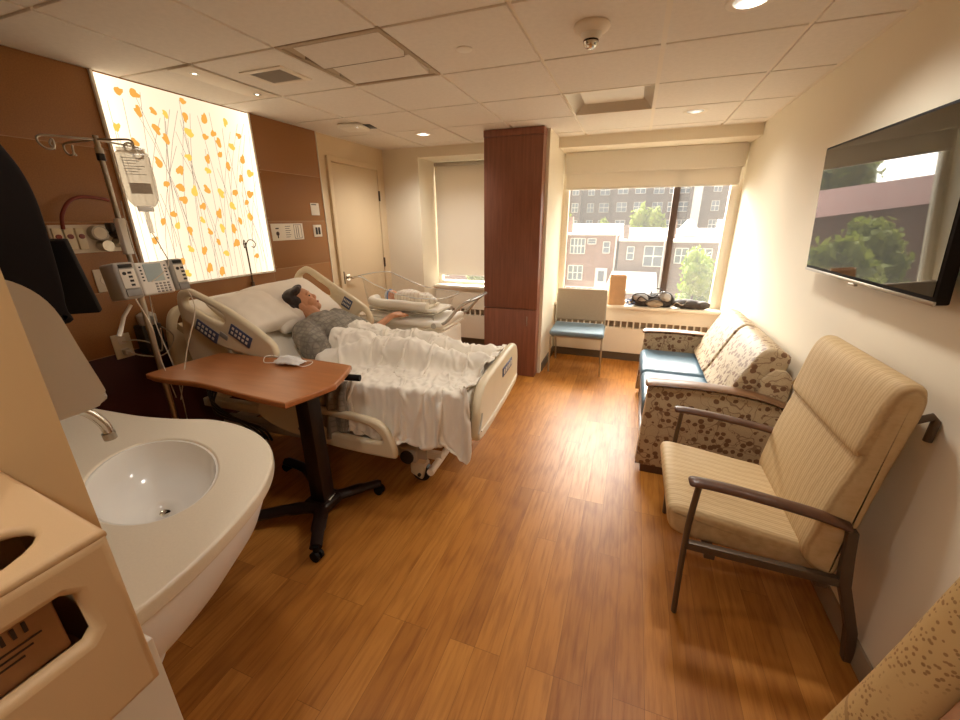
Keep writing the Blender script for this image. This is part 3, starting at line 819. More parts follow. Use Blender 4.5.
for y in (-.018, .018): MB().box((.007, y-.012, -.033), (.012, y+.012, .033), .002).build('rocker', M['dark_plastic'], t)

# ------------------------------------------------------------------ IV pole with pump
px_, py_ = -2.383, 1.343
t = thing('iv_pole', 'tall steel IV pole with four hook arms beside the brown headwall', 'IV pole', (px_, py_, 0))
p = MB().cyl((0, 0, .12), (0, 0, 1.25), .0145, seg=16).cyl((0, 0, 1.2), (0, 0, 1.98), .011, seg=16).cyl((0, 0, 1.88), (0, 0, 1.93), .016)
p.build('pole', M['steel'], t)
MB().cyl((0, 0, 1.875), (0, 0, 1.905), .0165).build('collar', M['dark_plastic'], t)
bs = MB()
for k in range(5):
    a = 2*PI*k/5+.3; bs.tube([(0, 0, .13), (.12*math.cos(a), .12*math.sin(a), .11), (.2*math.cos(a), .2*math.sin(a), .075)], [.02, .016, .012], 8)
    bs.cyl((.2*math.cos(a)-.012*math.sin(a), .2*math.sin(a)+.012*math.cos(a), .032), (.2*math.cos(a)+.012*math.sin(a), .2*math.sin(a)-.012*math.cos(a), .032), .032, seg=14)
bs.build('base', M['grey_plastic'], t)
for a in (.15, 1.65, 3.3, 4.5):
    d = Vector((math.cos(a), math.sin(a), 0)); L = .2
    pts = [d*0 + Vector((0, 0, 1.965)), d*.08 + Vector((0, 0, 1.96)), d*L*.92 + Vector((0, 0, 1.955)), d*(L) + Vector((0, 0, 1.93)), d*(L-.02)+Vector((0, 0, 1.905)), d*(L-.045)+Vector((0, 0, 1.91)), d*(L-.05)+Vector((0, 0, 1.935)),
           d*(L-.035)+Vector((0, .012, 1.945)), d*(L-.02)+Vector((0, .018, 1.925)), d*(L-.03)+Vector((0, .02, 1.905))]
    MB().tube(catmull(pts, 5, False), .0045, 8).build('hook_arm', M['steel'], t)
MB().tube(catmull([(.02, .02, 1.7), (.03, .01, 1.5), (.025, .03, 1.3), (.06, .0, 1.1), (.03, .05, .8), (.05, .03, .5)], 5, False), .003, 6).build('power_cord', M['cable'], t)
MB().box((-.015, -.02, 1.45), (.028, .02, 1.62), .008).build('clamp', M['white_plastic'], t)
MB().tube([(-.01, -.05, 1.2), (.0, -.1, 1.15), (.01, -.15, 1.06)], [.009, .009, .011], 10).build('lever', M['white_plastic'], t)
# infusion pump (three modules) faces the room
t = thing('infusion_pump', 'grey infusion pump with a screen and two side channels clamped to the IV pole', 'infusion pump', (-2.367, 1.195, 1.234))
t.rotation_euler = (0, math.radians(-8), math.radians(-4))
def module(y0, y1, z0, z1, depth, nm):
    return MB().box((.012, y0, z0), (depth, y1, z1), .012, 3).build(nm, M['grey_plastic'] if nm == 'channel_housing' else M['white_plastic'], t)
module(.0, .085, .0, .172, .15, 'channel_housing'); module(.09, .235, .005, .165, .14, 'screen_housing'); module(.24, .305, .01, .17, .15, 'channel_housing')
for y0, y1 in ((.012, .075), (.248, .298)):
    MB().box((.149, y0, .05), (.157, y1, .14), .004).build('channel_door', M['paper'], t)
    MB().box((.149, y0, .012), (.16, y1, .046), .005).build('latch', M['label'], t)
    q = MB().box((.15, y0+.004, .146), (.158, y1-.004, .163), .003).build('channel_display', M['dark_plastic'], t)
    q = MB()
    for k in range(4): q.box((.157, y0+.03, .06+k*.019), (.159, y0+.045, .07+k*.019))
    q.cyl((.157, y0+.016, .12), (.159, y0+.016, .12), .008, seg=10)
    q.build('button', M['dark_plastic'], t, smooth=False)
MB().box((.139, .12, .07), (.143, .2, .155), .002).build('screen', M['lcd'], t)
for k in range(5):
    MB().box((.139, .102, .075+k*.016), (.143, .11, .082+k*.016), .001).build('soft_key', M['dark_plastic'], t)
    MB().box((.139, .212, .075+k*.016), (.143, .22, .082+k*.016), .001).build('soft_key', M['dark_plastic'], t)
for r in range(4):
    for c in range(4): MB().box((.139, .15+c*.018, .014+r*.013), (.143, .16+c*.018, .022+r*.013), .001).build('key', M['label'], t)
MB().tube(catmull([(.15, .28, .02), (.18, .27, -.1), (.12, .2, -.3), (.1, .1, -.55)], 6, False), .0028, 6).build('drip_line', M['clear_line'], t)
MB().tube(catmull([(.15, .04, .0), (.16, .06, -.15), (.05, .1, -.3), (.02, .12, -.55)], 6, False), .0028, 6).build('drip_line', M['clear_line'], t)
# IV bag
t = thing('iv_bag', 'clear IV fluid bag hanging from the pole in front of the light panel', 'IV bag', (-2.13, 1.322, 1.783), math.radians(58))
bm_ = MB(); n = 16
for i in range(n+1):
    pass
bag = MB().prism([(-.035, -.118), (.035, -.118), (.058, -.085), (.062, .0), (.060, .105), (.045, .118), (-.045, .118), (-.060, .105), (-.062, .0), (-.058, -.085)], -.015, .015, mtx=XZ, bev=.012, seg=3).build('fluid_pouch', M['bagfilm'], t)
MB().box((-.05, -.003, .108), (.05, .003, .13), .002).tube([(-.01, 0, .125), (-.005, 0, .15), (.01, 0, .15), (.012, 0, .125)], .002, 6).build('hanger_tab', M['bagfilm'], t)
q = MB()
for k in range(7): q.box((-.04, -.0192, .085-k*.011), (.035-(k % 3)*.014, -.0182, .0875-k*.011))
q.build('print', M['label'], t, smooth=False)
MB().box((-.035, -.0198, -.06), (.04, -.0185, -.015)).build('printed_label', M['taupe_fabric'], t, smooth=False)
MB().box((-.03, -.012, -.135), (.03, .012, -.112), .004).build('port_block', M['white_plastic'], t)
MB().cyl((0, 0, -.135), (0, 0, -.17), .008).cyl((0, 0, -.17), (0, 0, -.23), .0095).build('drip_chamber', M['bagfilm'], t)
MB().tube(catmull([(0, 0, -.23), (.02, 0, -.3), (.03, -.02, -.38), (-.05, -.03, -.45)], 6, False), .0025, 6).build('drip_line', M['clear_line'], t)
# short pole on the bed head
t = thing('iv_pole', 'short thin IV pole with curled hooks standing at the bed head before the light panel', 'IV pole', (-2.884, 2.455, 0))
MB().cyl((0, 0, .05), (0, 0, 1.43), .006, seg=10).cyl((0, 0, 1.0), (0, 0, 1.14), .013, seg=12).build('pole', M['taupe_metal'], t)
MB().lathe([(0, .0), (.014, .0), (.014, .05), (0, .05)]).build('foot', M['taupe_metal'], t)
for a in (-.9, .6, 2.2, 3.8):
    dx, dy = math.cos(a), math.sin(a)
    MB().tube(catmull([(0, 0, 1.42), (.02*dx, .02*dy, 1.46), (.05*dx, .05*dy, 1.465), (.07*dx, .07*dy, 1.44), (.06*dx, .06*dy, 1.41), (.04*dx, .04*dy, 1.415)], 5, False), .0035, 6).build('hook_arm', M['taupe_metal'], t)
# boxy unit low on the headwall
t = thing('suction_canister', 'dark suction canister unit low on the headwall behind the bed rail', 'canister', (XW, 1.60, .93))
MB().box((0, -.06, -.13), (.09, .06, .06), .012).build('body', M['dark_plastic'], t)
MB().lathe([(0, 0), (.045, 0), (.05, .02), (.05, .06), (.03, .075), (0, .078)], (.06, 0, .06)).build('lid', M['grey_plastic'], t)

# ------------------------------------------------------------------ black wall computer
t = thing('wall_computer_station', 'large black rounded computer station hanging on the wall above the sink', 'computer', (-1.98, NY, 1.55))
prof = catmull([(0, -.27), (.46, -.27), (.50, -.2), (.515, 0), (.515, .14), (.49, .24), (.44, .31), (.3, .36), (0, .37)], 5, False)
MB().pad([(p.x, p.y) for p in prof], -.28, .28, .03, mtx=YZ).build('housing', M['blackmat'], t)
m = MB().box((-.15, 0, -.15), (.15, .03, .15), .006).build('monitor', M['black'], t)
m.location = (-.13, .60, -.155); m.rotation_euler = (math.radians(16), 0, math.radians(40))
MB().tube([(-.05, .5, -.1), (-.04, .62, -.12)], .03, 10).build('monitor_arm', M['black'], t)

# ------------------------------------------------------------------ sink
t = thing('sink', 'cream wall mounted hand sink with rounded counter and white oval basin', 'sink', (-1.35, NY, .86))
O = Vector((-1.35, NY))
ol = [(-.86, .252), (-.858, .34), (-.868, .45), (-.90, .58), (-.945, .70), (-1.01, .80), (-1.10, .885), (-1.22, .945), (-1.36, .975), (-1.5, .972), (-1.64, .93), (-1.78, .90), (-1.95, .885), (-2.15, .875), (-2.3, .87), (-2.3, .252)]
olc = [Vector((*ol[0], 0))] + catmull([(x, y, 0) for x, y in ol[1:-2]], 5, False) + [Vector((*ol[-1], 0))]
outer = [(p.x-O.x, p.y-O.y) for p in olc]
bc = (-1.325-O.x, .642-O.y); rx, ry = .264, .163; bt_ = math.radians(-23)
def bell(s, k, n=40):
    a = 2*PI*k/n; x, y = rx*s*math.cos(a), ry*s*math.sin(a)
    return bc[0]+x*math.cos(bt_)-y*math.sin(bt_), bc[1]+x*math.sin(bt_)+y*math.cos(bt_)
inner = [bell(1, k) for k in range(40)]
plate('counter', [outer, inner], .042, .008, M['counter'], t, Matrix.Translation((0, 0, -.021)), smooth_n=0)
b = MB()
prof = [(1.0, -.012), (.985, -.03), (.93, -.075), (.82, -.115), (.6, -.14), (.3, -.15), (.09, -.152)]
rings = []
for s, z in [(1.03, -.044), (1.03, -.012)][1:] + prof:
    rings.append([b.bm.verts.new((*bell(s, k), z)) for k in range(40)])
for A, B in zip(rings, rings[1:]):
    for k in range(40): b.bm.faces.new((A[k], A[(k+1) % 40], B[(k+1) % 40], B[k]))
ba = b.build('basin', M['basin'], t)
so = ba.modifiers.new('th', 'SOLIDIFY'); so.thickness = .008; so.offset = -1
MB().lathe([(0, -.150), (.02, -.149), (.024, -.146), (.022, -.15)], (bc[0], bc[1], 0)).build('drain', M['chrome'], t)
MB().tube([(*bell(.965, 6), -.052), (*bell(.985, 6), -.050)], [.008, .008], 12).build('overflow_hole', M['dark_plastic'], t)
# apron: shroud under the counter, tapering inward
ap = MB(); rings = []
cx, cy_ = -1.36-O.x, NY-O.y
for s, z in ((.95, -.042), (.945, -.09), (.90, -.16), (.80, -.25), (.66, -.33), (.5, -.4), (.42, -.52)):
    rings.append([ap.bm.verts.new((cx+(x-cx)*s, cy_+.002+(y-cy_)*s*(1 if z > -.2 else .95), z)) for x, y in outer])
for A, B in zip(rings, rings[1:]):
    for k in range(len(A)-1): ap.bm.faces.new((A[k], A[k+1], B[k+1], B[k]))
    ap.bm.faces.new((A[-1], A[0], B[0], B[-1]))
ap.bm.faces.new(rings[-1]); ap.build('apron', M['apron'], t)
fa = thing('faucet', 'chrome gooseneck faucet over the oval basin', 'faucet', (-1.33, .37, .858))
MB().tube(catmull([(0, 0, 0), (0, 0, .18), (0, .03, .25), (0, .1, .292), (0, .165, .272), (0, .2, .215), (0, .205, .17)], 7, False), [.0125]*43, 14).build('spout', M['chrome'], fa)
MB().lathe([(0, .002), (.03, .002), (.03, .01), (.018, .02), (0, .02)]).build('base', M['chrome'], fa)
MB().cyl((0, .204, .185), (0, .2055, .165), .0155).build('aerator', M['steel'], fa)
# paper towel dispenser
t = thing('paper_towel_dispenser', 'grey curved paper towel dispenser on the wall above the faucet', 'dispenser', (-1.2, NY, 1.3))
pr = catmull([(0.014, .26), (.10, .222), (.155, .192), (.188, .142), (.205, .055), (.222, -.035), (.223, -.06), (.205, -.075), (.12, -.078), (.014, -.08)], 4, False)
MB().prism([(p.x, p.y) for p in pr], -.15, .15, mtx=YZ, bev=.008).build('cover', M['disp_grey'], t)
MB().box((-.155, 0, -.095), (.155, .02, .27), .004).build('back_plate', M['dark_plastic'], t)
MB().box((-.12, .11, -.09), (.12, .218, -.072), .006).build('towel_slot', M['dark_plastic'], t)

# ------------------------------------------------------------------ glove box holder on the near corner
t = thing('glove_box_holder', 'tan plastic glove box holder with an open window on the near wall corner', 'glove box holder', (NX, 0, 1.17))
# front shell with window cut out : plane x = .18 , coords (y,z)
y0, y1, z0, z1 = -.32, .185, -.105, .115
win = [(-.12, .012), (-.12, .080), (.135, .078), (.146, .070), (.148, .018), (.140, .010)]
plate('front_panel', [[(y0, z0), (y1, z0), (y1, z1), (y0, z1)], win], .02, .009, M['tan'], t, Matrix.Translation((.176, 0, 0)) @ YZ, smooth_n=0)
s = MB()
s.box((0, y0, z0), (.175, y0+.008, z1)).box((0, y1-.01, z0), (.176, y1, z1+.002), .004).box((0, y0, z0), (.176, y1, z0+.008), .003)
s.build('side_shell', M['tan'], t)
# sloping top with an oval slot
top = [(0, y0), (.186, y0), (.186, y1), (0, y1)]
slot = [(.132+.032*math.cos(2*PI*k/24), .084+.068*math.sin(2*PI*k/24)) for k in range(24)]
plate('top_panel', [top, slot], .014, .006, M['tan'], t, Matrix.Translation((0, 0, z1+.034)) @ Matrix.Rotation(math.radians(10.5), 4, 'Y'), smooth_n=0)
g = tag(MB().box((0, -.15, 0), (.10, .115, .075), .004).build('glove_carton', M['card_box'], loc=(NX+.06, .03, 1.17-.092)), 'brown carton of gloves inside the tan holder', 'carton')
g.location = (NX+.065, .02, 1.17+.004)
MB().box((.1, -.15, .0), (.102, .050, .07)).build('red_panel', M['red_box'], g, smooth=False)
q = MB()
for k in range(4): q.box((.1, .066+k*.008, .050), (.1012, .069+k*.008, .062))
for k in range(3): q.box((.1, .062, .040-k*.007), (.1012, .100-k*.008, .0415-k*.007))
q.build('print', M['ink'], g, smooth=False)

# ------------------------------------------------------------------ television
t = thing('television', 'flat black wall television with thin frame reflecting the window view', 'television', (.875, 2.145, 1.64))
t.rotation_euler = (0, math.radians(-4), 0)
MB().box((-.012, -.525, -.295), (.025, .525, .29), .006).build('casing', M['black'], t)
MB().box((-.0145, -.513, -.270), (-.0115, .513, .279)).build('screen', M['tv'], t, smooth=False)
MB().box((-.0155, -.525, -.297), (-.008, .525, -.283), .002).build('lower_bezel', M['steel'], t)
MB().box((-.0165, -.03, -.308), (-.004, .03, -.298), .002).build('logo_tab', M['steel'], t)
MB().box((.02, -.2, -.15), (.068, .2, .12), .004).build('wall_mount', M['dark_plastic'], t)

# ------------------------------------------------------------------ hospital bed (local x to the foot, y to the window side)
BO = Vector((-1.8, 2.2, 0)); BR = math.radians(3)
bed = thing('hospital_bed', 'cream hospital bed with raised side rails and tilted back along the brown headwall', 'bed', BO, BR)
BU = lambda y: Matrix.Translation((0, y, 0)) @ XZ        # panel outline in (x,z), thickness along y
# mattress : flat seat part and raised back part, one profile
A30 = math.radians(30)
prof = [(1.05, .56), (1.05, .71), (-.12, .71), (-.12-.86*math.cos(A30), .71+.86*math.sin(A30)), (-.12-.86*math.cos(A30)-.075, .71+.86*math.sin(A30)-.13), (-.20, .56)]
MB().prism(prof, -.45, .45, mtx=XZ, bev=.035, seg=4).build('mattress', M['sheet'], bed)
deck = MB()
deck.box((-.2, -.46, .50), (1.06, .46, .555), .01)
deck.prism([(-.2, .5), (-.2, .55), (-.95, .98), (-.97, .94)], -.45, .45, mtx=XZ)
deck.build('deck', M['offwhite'], bed)
fr = MB()
for y in (-.36, .36): fr.box((-.98, y-.03, .36), (1.02, y+.03, .42), .006)
fr.box((-.98, -.36, .36), (-.92, .36, .42), .006).box((.85, -.36, .36), (.91, .36, .42), .006)
fr.build('upper_frame', M['offwhite'], bed)
fr = MB()
for y in (-.3, .3): fr.box((-.9, y-.035, .19), (.72, y+.035, .26), .006)
fr.box((-.85, -.3, .19), (-.78, .3, .26), .006).box((.55, -.36, .17), (.66, .36, .27), .012)
fr.tube([(-.6, -.25, .25), (-.25, -.25, .38)], .03, 10).tube([(.5, -.25, .25), (.15, -.25, .38)], .03, 10).tube([(-.6, .25, .25), (-.25, .25, .38)], .03, 10).tube([(.5, .25, .25), (.15, .25, .38)], .03, 10)
fr.box((-.3, -.2, .2), (.2, .2, .34), .02)
fr.build('base_frame', M['grey_plastic'], bed)
# foot-end bumper bars seen beyond the caster
fb = MB(); fb.tube([(.80, -.46, .20), (.80, .46, .20)], .022, 12).tube([(.70, -.30, .30), (.70, .30, .30)], .018, 12)
fb.box((.63, -.33, .2), (.82, -.29, .25), .008).box((.63, .29, .2), (.82, .33, .25), .008)
fb.build('foot_bar', M['white_plastic'], bed)
def caster(x, y):
    c = MB().lathe([(0, .19), (.04, .19), (.045, .13), (.03, .10), (0, .10)], (x, y, 0), 16)
    c.prism([(x-.05, .06), (x+.03, .02), (x+.055, .12), (x+.0, .16), (x-.05, .13)], y-.045, y+.045, mtx=XZ, bev=.012)
    o = c.build('caster', M['offwhite'], bed)
    MB().cyl((x+.015, y-.022, .062), (x+.015, y+.022, .062), .062, seg=22).cyl((x+.015, y-.055, .062), (x+.015, y+.055, .062), .012).build('wheel', M['dark_plastic'], o)
    MB().box((x-.1, y-.05, .17), (x-.03, y-.03, .19), .006).build('brake_pedal', M['grey_plastic'], o)
for x in (-.75, .64):
    for y in (-.27, .27): caster(x, y)
MB().cyl((.60, -.345, .21), (.60, -.37, .21), .045, seg=22).build('hub_cap', M['dark_plastic'], bed)
# rails
near_rail = [(-.80, 1.14), (-.77, 1.205), (-.70, 1.225), (-.62, 1.20), (-.42, 1.12), (-.17, .97), (-.115, .90), (-.125, .84), (-.20, .82), (-.38, .85), (-.55, .89), (-.70, .985), (-.79, 1.04)]
slot1 = [(-.735, 1.15), (-.69, 1.175), (-.60, 1.155), (-.47, 1.095), (-.445, 1.06), (-.47, 1.03), (-.53, 1.04), (-.66, 1.09), (-.73, 1.12)]
r1 = plate('side_rail', [near_rail, slot1], .045, .018, M['offwhite'], bed, BU(-.51), 6)
# headrest side part: one big foot under the grip
plate('rail_arm', [[(-.80, 1.08), (-.72, 1.0), (-.55, .90), (-.50, .80), (-.60, .68), (-.80, .70), (-.86, .85), (-.85, 1.0)]], .03, .012, M['offwhite'], r1, BU(-.48), 5)
def rail_panel(x, z, w, h, rot, y, parent, face=-1):
    m = Matrix.Translation((x, y, z)) @ Matrix.Rotation(rot, 4, 'Y')
    p = MB().box((-w/2, -.004, -h/2), (w/2, .004, h/2), .003, mtx=m).build('control_panel', M['panel_blue'], parent)
    q = MB()
    for i in range(5):
        for j in range(2): q.box((-w/2+w*(.1+.17*i), face*.0055 if face < 0 else .003, -h/2+h*(.2+.4*j)), (-w/2+w*(.2+.17*i), -.003 if face < 0 else .0055, -h/2+h*(.42+.4*j)), .001, mtx=m)
    q.build('button', M['btn'], p)
rail_panel(-.60, .975, .17, .075, math.radians(31), -.534, r1)
rail_panel(-.345, .965, .16, .075, math.radians(31), -.534, r1)
MB().box((-.03, -.003, -.016), (.03, .003, .016), .002, mtx=Matrix.Translation((-.475, -.533, .955)) @ Matrix.Rotation(math.radians(31), 4, 'Y')).build('release_latch', M['label'], r1)
far_rail = [(-.87, 1.08), (-.82, 1.18), (-.75, 1.235), (-.67, 1.24), (-.45, 1.11), (-.20, .965), (-.13, .88), (-.12, .80), (-.17, .73), (-.25, .71), (-.42, .79), (-.55, .88), (-.70, .99), (-.82, 1.03)]
fs1 = [(-.765, 1.17), (-.70, 1.195), (-.60, 1.135), (-.505, 1.075), (-.50, 1.02), (-.56, 1.03), (-.68, 1.10), (-.75, 1.13)]
fs2 = [(-.245, .875), (-.205, .90), (-.175, .87), (-.18, .81), (-.215, .78), (-.245, .81)]
r2 = plate('side_rail', [far_rail, fs1, fs2], .045, .018, M['offwhite'], bed, BU(.53), 6)
MB().cyl((-.435, .50, .985), (-.435, .515, .985), .05, seg=24).build('rail_speaker', M['offwhite'], r2)
rail_panel(-.335, .965, .085, .085, math.radians(31), .506, r2)
MB().box((-.03, -.003, -.02), (.03, .003, .02), .003, mtx=Matrix.Translation((-.35, .505, .82)) @ Matrix.Rotation(math.radians(31), 4, 'Y')).build('release_latch', M['label'], r2)
low = [(-.30, .50), (-.26, .57), (-.15, .595), (.15, .585), (.48, .565), (.585, .52), (.635, .42), (.645, .345), (.60, .325), (.3, .335), (.0, .37), (-.2, .42)]
hole = [(.14, .535), (.3, .535), (.46, .52), (.535, .48), (.56, .43), (.45, .42), (.25, .435), (.13, .465)]
for y in (-.55, .55):
    r3 = plate('side_rail', [low, hole], .045, .018, M['offwhite'], bed, BU(y), 6)
    MB().box((.0, y-.026 if y < 0 else y+.02, .42), (.10, y-.02 if y < 0 else y+.026, .435), .002).build('rail_label', M['label'], r3)
# footboard (local plane x = 1.08)
PX = Matrix.Translation((1.085, 0, 0)) @ YZ
foot = [(-.47, .47), (-.485, .56), (-.47, .66), (-.40, .745), (-.30, .775), (0, .785), (.30, .785), (.42, .765), (.48, .70), (.49, .58), (.47, .47), (.3, .445), (0, .44), (-.3, .445)]
fbd = plate('footboard', [foot], .05, .02, M['offwhite'], bed, PX, 6)
MB().tube(catmull([(1.112, -.45, .52), (1.113, -.2, .507), (1.113, .2, .507), (1.112, .45, .52)], 5, False), .006, 8).build('trim_line', M['paper'], fbd)
MB().box((1.108, .02, .655), (1.115, .27, .715), .003).build('control_panel', M['panel_blue'], fbd)
q = MB()
for k in range(5): q.box((1.114, .04+k*.045, .67), (1.117, .065+k*.045, .7), .001)
q.build('button', M['btn'], fbd)
MB().tube(catmull([(1.112, -.43, .62), (1.114, -.46, .57), (1.114, -.5, .53)], 5, False), .005, 6).build('cord', M['cable'], fbd)
# headboard with two grab loops (local plane x=-1.06)
HX = Matrix.Translation((-1.045, 0, 0)) @ YZ
head = [(-.45, .62), (-.475, .8), (-.45, .97), (-.40, 1.055), (-.30, 1.075), (-.20, 1.03), (-.12, .96), (0, .945), (.12, .96), (.20, 1.03), (.30, 1.075), (.40, 1.055), (.45, .97), (.475, .8), (.45, .62), (.2, .59), (-.2, .59)]
hl = [[(s*.39, .93), (s*.36, 1.01), (s*.29, 1.03), (s*.22, .985), (s*.19, .92), (s*.28, .90)] for s in (-1, 1)]
hbd = plate('headboard', [head] + hl, .045, .018, M['offwhite'], bed, HX, 6)
# hanging lines and a cable bundle under the bed
q = MB()
for k in range(4): q.tube(catmull([(-.85+.04*k, -.42, .6), (-.8, -.46, .45-.03*k), (-.6+.05*k, -.44, .30), (-.5+.03*k, -.4, .18)], 5, False), .008, 6)
q.build('cord', M['dark_plastic'], bed)

# pillow
def pillow(w, d, h, seed=0):
    b = bmesh.new(); n = 22; V = {}
    for side in (1, -1):
        for i in range(n+1):
            for j in range(n+1):
                u, v = i/n*2-1, j/n*2-1
                k = max(0, (1-u**4)) * max(0, (1-v**4))
                pinch = 1 - .07*(abs(u)**2 * (1-abs(v)**2) * 0 + abs(v)**2*(1-u*u)) - .07*(u*u*(1-v*v))
                wr = noise.noise(Vector((u*2.3+seed, v*2.3, side))) * .10 + noise.noise(Vector((u*6+seed, v*5, side*2))) * .04
                z = side * h * .5 * (k ** .45) * (1 + wr)
                if (i in (0, n) or j in (0, n)) and side == -1: V[side, i, j] = V[1, i, j]; continue
                V[side, i, j] = b.verts.new((u*w/2*pinch, v*d/2*pinch, z))
        for i in range(n):
            for j in range(n):
                f = [V[side, i, j], V[side, i+1, j], V[side, i+1, j+1], V[side, i, j+1]]
                b.faces.new(f if side == 1 else f[::-1])
    m = MB(); m.bm.free(); m.bm = b; return m
def bed_obj(o, label, cat, loc, rot=(0, 0, 0)):
    w = Matrix.Translation(BO) @ Matrix.Rotation(BR, 4, 'Z')
    o.location = w @ Vector(loc); o.rotation_euler = (rot[0], rot[1], rot[2]+BR); return tag(o, label, cat)
nB = Vector((math.sin(A30), 0, math.cos(A30)))           # normal of the raised back
def onback(s, h): return Vector((-.12, 0, .71)) + Vector((-math.cos(A30), 0, math.sin(A30)))*s + nB*h
pc = onback(.50, .075)
bed_obj(pillow(.46, .70, .19, 3).build('pillow', M['pillow'], sub=1), 'white pillow under the head of the person on the raised bed', 'pillow', (pc.x, .12, pc.z), (0, A30+.08, .03))
pc = onback(.50, .09)
bed_obj(pillow(.40, .44, .14, 9).build('pillow', M['pillow'], sub=1), 'second white pillow on the raised bed nearest the control rail', 'pillow', (pc.x, -.24, pc.z), (.06, A30+.02, -.10))

# ------------------------------------------------------------------ person lying in the bed
bp = thing('person', 'person in a grey gown lying in the hospital bed reaching toward the bassinet', 'person', BO, BR)
HC = Vector((-.385, .05, 1.045)); hr = Matrix.Rotation(math.radians(38), 4, 'Z')
b = MB()
# pose: trunk on the raised back, legs under the blanket
neck, chest, belly, pelvis = Vector((-.255, .02, .955)), Vector((-.135, 0, .865)), Vector((.02, 0, .795)), Vector((.17, 0, .775))
Rb = Euler((0, A30, 0))
b.cone(HC+Vector((.06, -.01, -.05)), neck+Vector((.05, 0, -.03)), .052, .058)
b.ell(chest, (.15, .175, .105), rot=Rb); b.ell(belly, (.16, .155, .10), rot=Euler((0, .25, 0))); b.ell(pelvis, (.15, .17, .088))
b.cone(chest+Vector((-.07, -.12, .03)), chest+Vector((-.07, .12, .03)), .07, .07)
for s in (-1, 1):
    hip, knee, ank = pelvis+Vector((.05, s*.085, 0)), Vector((.55, s*.10, .81)), Vector((.88, s*.09, .755))
    b.cone(hip, knee, .075, .055); b.cone(knee, ank, .056, .038); b.cone(ank, ank+Vector((.10, 0, .03)), .034, .03)
def arm(pts, hand_dir, side):
    sh, el, wr = [Vector(p) for p in pts]
    b.cone(sh, el, .050, .039); b.cone(el, wr, .038, .024)
    d = Vector(hand_dir).normalized(); up = Vector((0, 0, 1)); x = d.cross(up).normalized(); up = x.cross(d)
    pal = wr + d*.055
    b.cone(wr + d*.01, wr+d*.085, .024, .027); b.cone(wr+d*.03-x*.018, wr+d*.088-x*.030, .016, .012); b.cone(wr+d*.03+x*.018, wr+d*.088+x*.030, .016, .012)
    for k, L in enumerate((.062, .075, .07, .052)):
        o = x*(-.0345+.023*k); f0 = wr+d*.09+o; f1 = f0+d*L*.55-up*.004+o*.25; f2 = f1+d*L*.40-up*.014+o*.1
        b.cone(f0, f1, .0085, .008); b.cone(f1, f2, .008, .0068)
    t0 = wr+d*.03+x*side*.024; t1 = t0+d*.04+x*side*.028-up*.004; b.cone(t0, t1, .011, .010); b.cone(t1, t1+d*.030+x*side*.004-up*.006, .010, .008)
arm([(-.19, .17, .91), (-.10, .43, .745), (-.02, .665, .845)], (.35, .93, -.02), 1)
arm([(-.19, -.17, .90), (.03, -.30, .765), (.22, -.17, .835)], (.8, .55, -.02), -1)
# head turned to the window side; face looks along +x rotated by hr, tipped up
hm = Matrix.Translation(HC) @ hr @ Matrix.Rotation(math.radians(-38), 4, 'Y')
t = MB()
def he(c, r, e=1): t.ell(c, r, 20, 14, e=e)
he((0, 0, .02), (.098, .076, .10)); he((.02, 0, -.045), (.072, .060, .075)); he((.06, 0, -.085), (.032, .034, .026))
he((.088, 0, -.022), (.022, .014, .018)); t.cone((.085, 0, .018), (.100, 0, -.016), .009, .012)
for s in (-1, 1):
    he((.058, s*.04, -.025), (.035, .028, .026)); he((.080, s*.030, .030), (.016, .026, .010)); t.ell((-.005, s*.078, -.012), (.022, .010, .034))
he((.082, 0, -.056), (.014, .024, .007)); he((.080, 0, -.066), (.013, .02, .008))
t.bm.transform(hm)
me = D.meshes.new('t'); t.bm.to_mesh(me); t.bm.free(); b.bm.from_mesh(me); D.meshes.remove(me)
body = put('body', remesh(b, .0042, 3, .45), M['skin'], bp)
for s in (-1, 1):
    e = MB().ell((.0775, s*.030, .012), (.011, .014, .009), 14, 10); e.bm.transform(hm); e.build('eye', M['eye'], bp)
e = MB().ell((.0935, 0, -.060), (.006, .022, .008), 14, 8); e.bm.transform(hm); e.build('mouth', M['lip'], bp)
# hair: cap plus loose locks on the pillow
h = MB(); h.ell((-.022, 0, .032), (.100, .085, .102)); h.ell((-.05, 0, -.03), (.062, .078, .09)); h.ell((.035, .03, .095), (.05, .05, .026)); h.ell((.035, -.03, .095), (.05, .05, .026))
for k in range(15):
    a = -1.7+k*.24
    h.tube(catmull([(-.05, .07*math.sin(a), .03), (-.09, .10*math.sin(a), -.02-.01*(k % 3)), (-.095+.01*(k % 4), .125*math.sin(a), -.11-.012*(k % 4))], 4, False), [.028]*5+[.025, .021, .016, .009], 8)
h.bm.transform(hm)
hm_me = remesh(h, .008, 3, .5)
for v in hm_me.vertices:
    n_ = noise.noise(Vector((v.co.x*22, v.co.y*60, v.co.z*22)))
    v.co += v.normal * n_ * .006
put('hair', hm_me, M['hair'], bp)
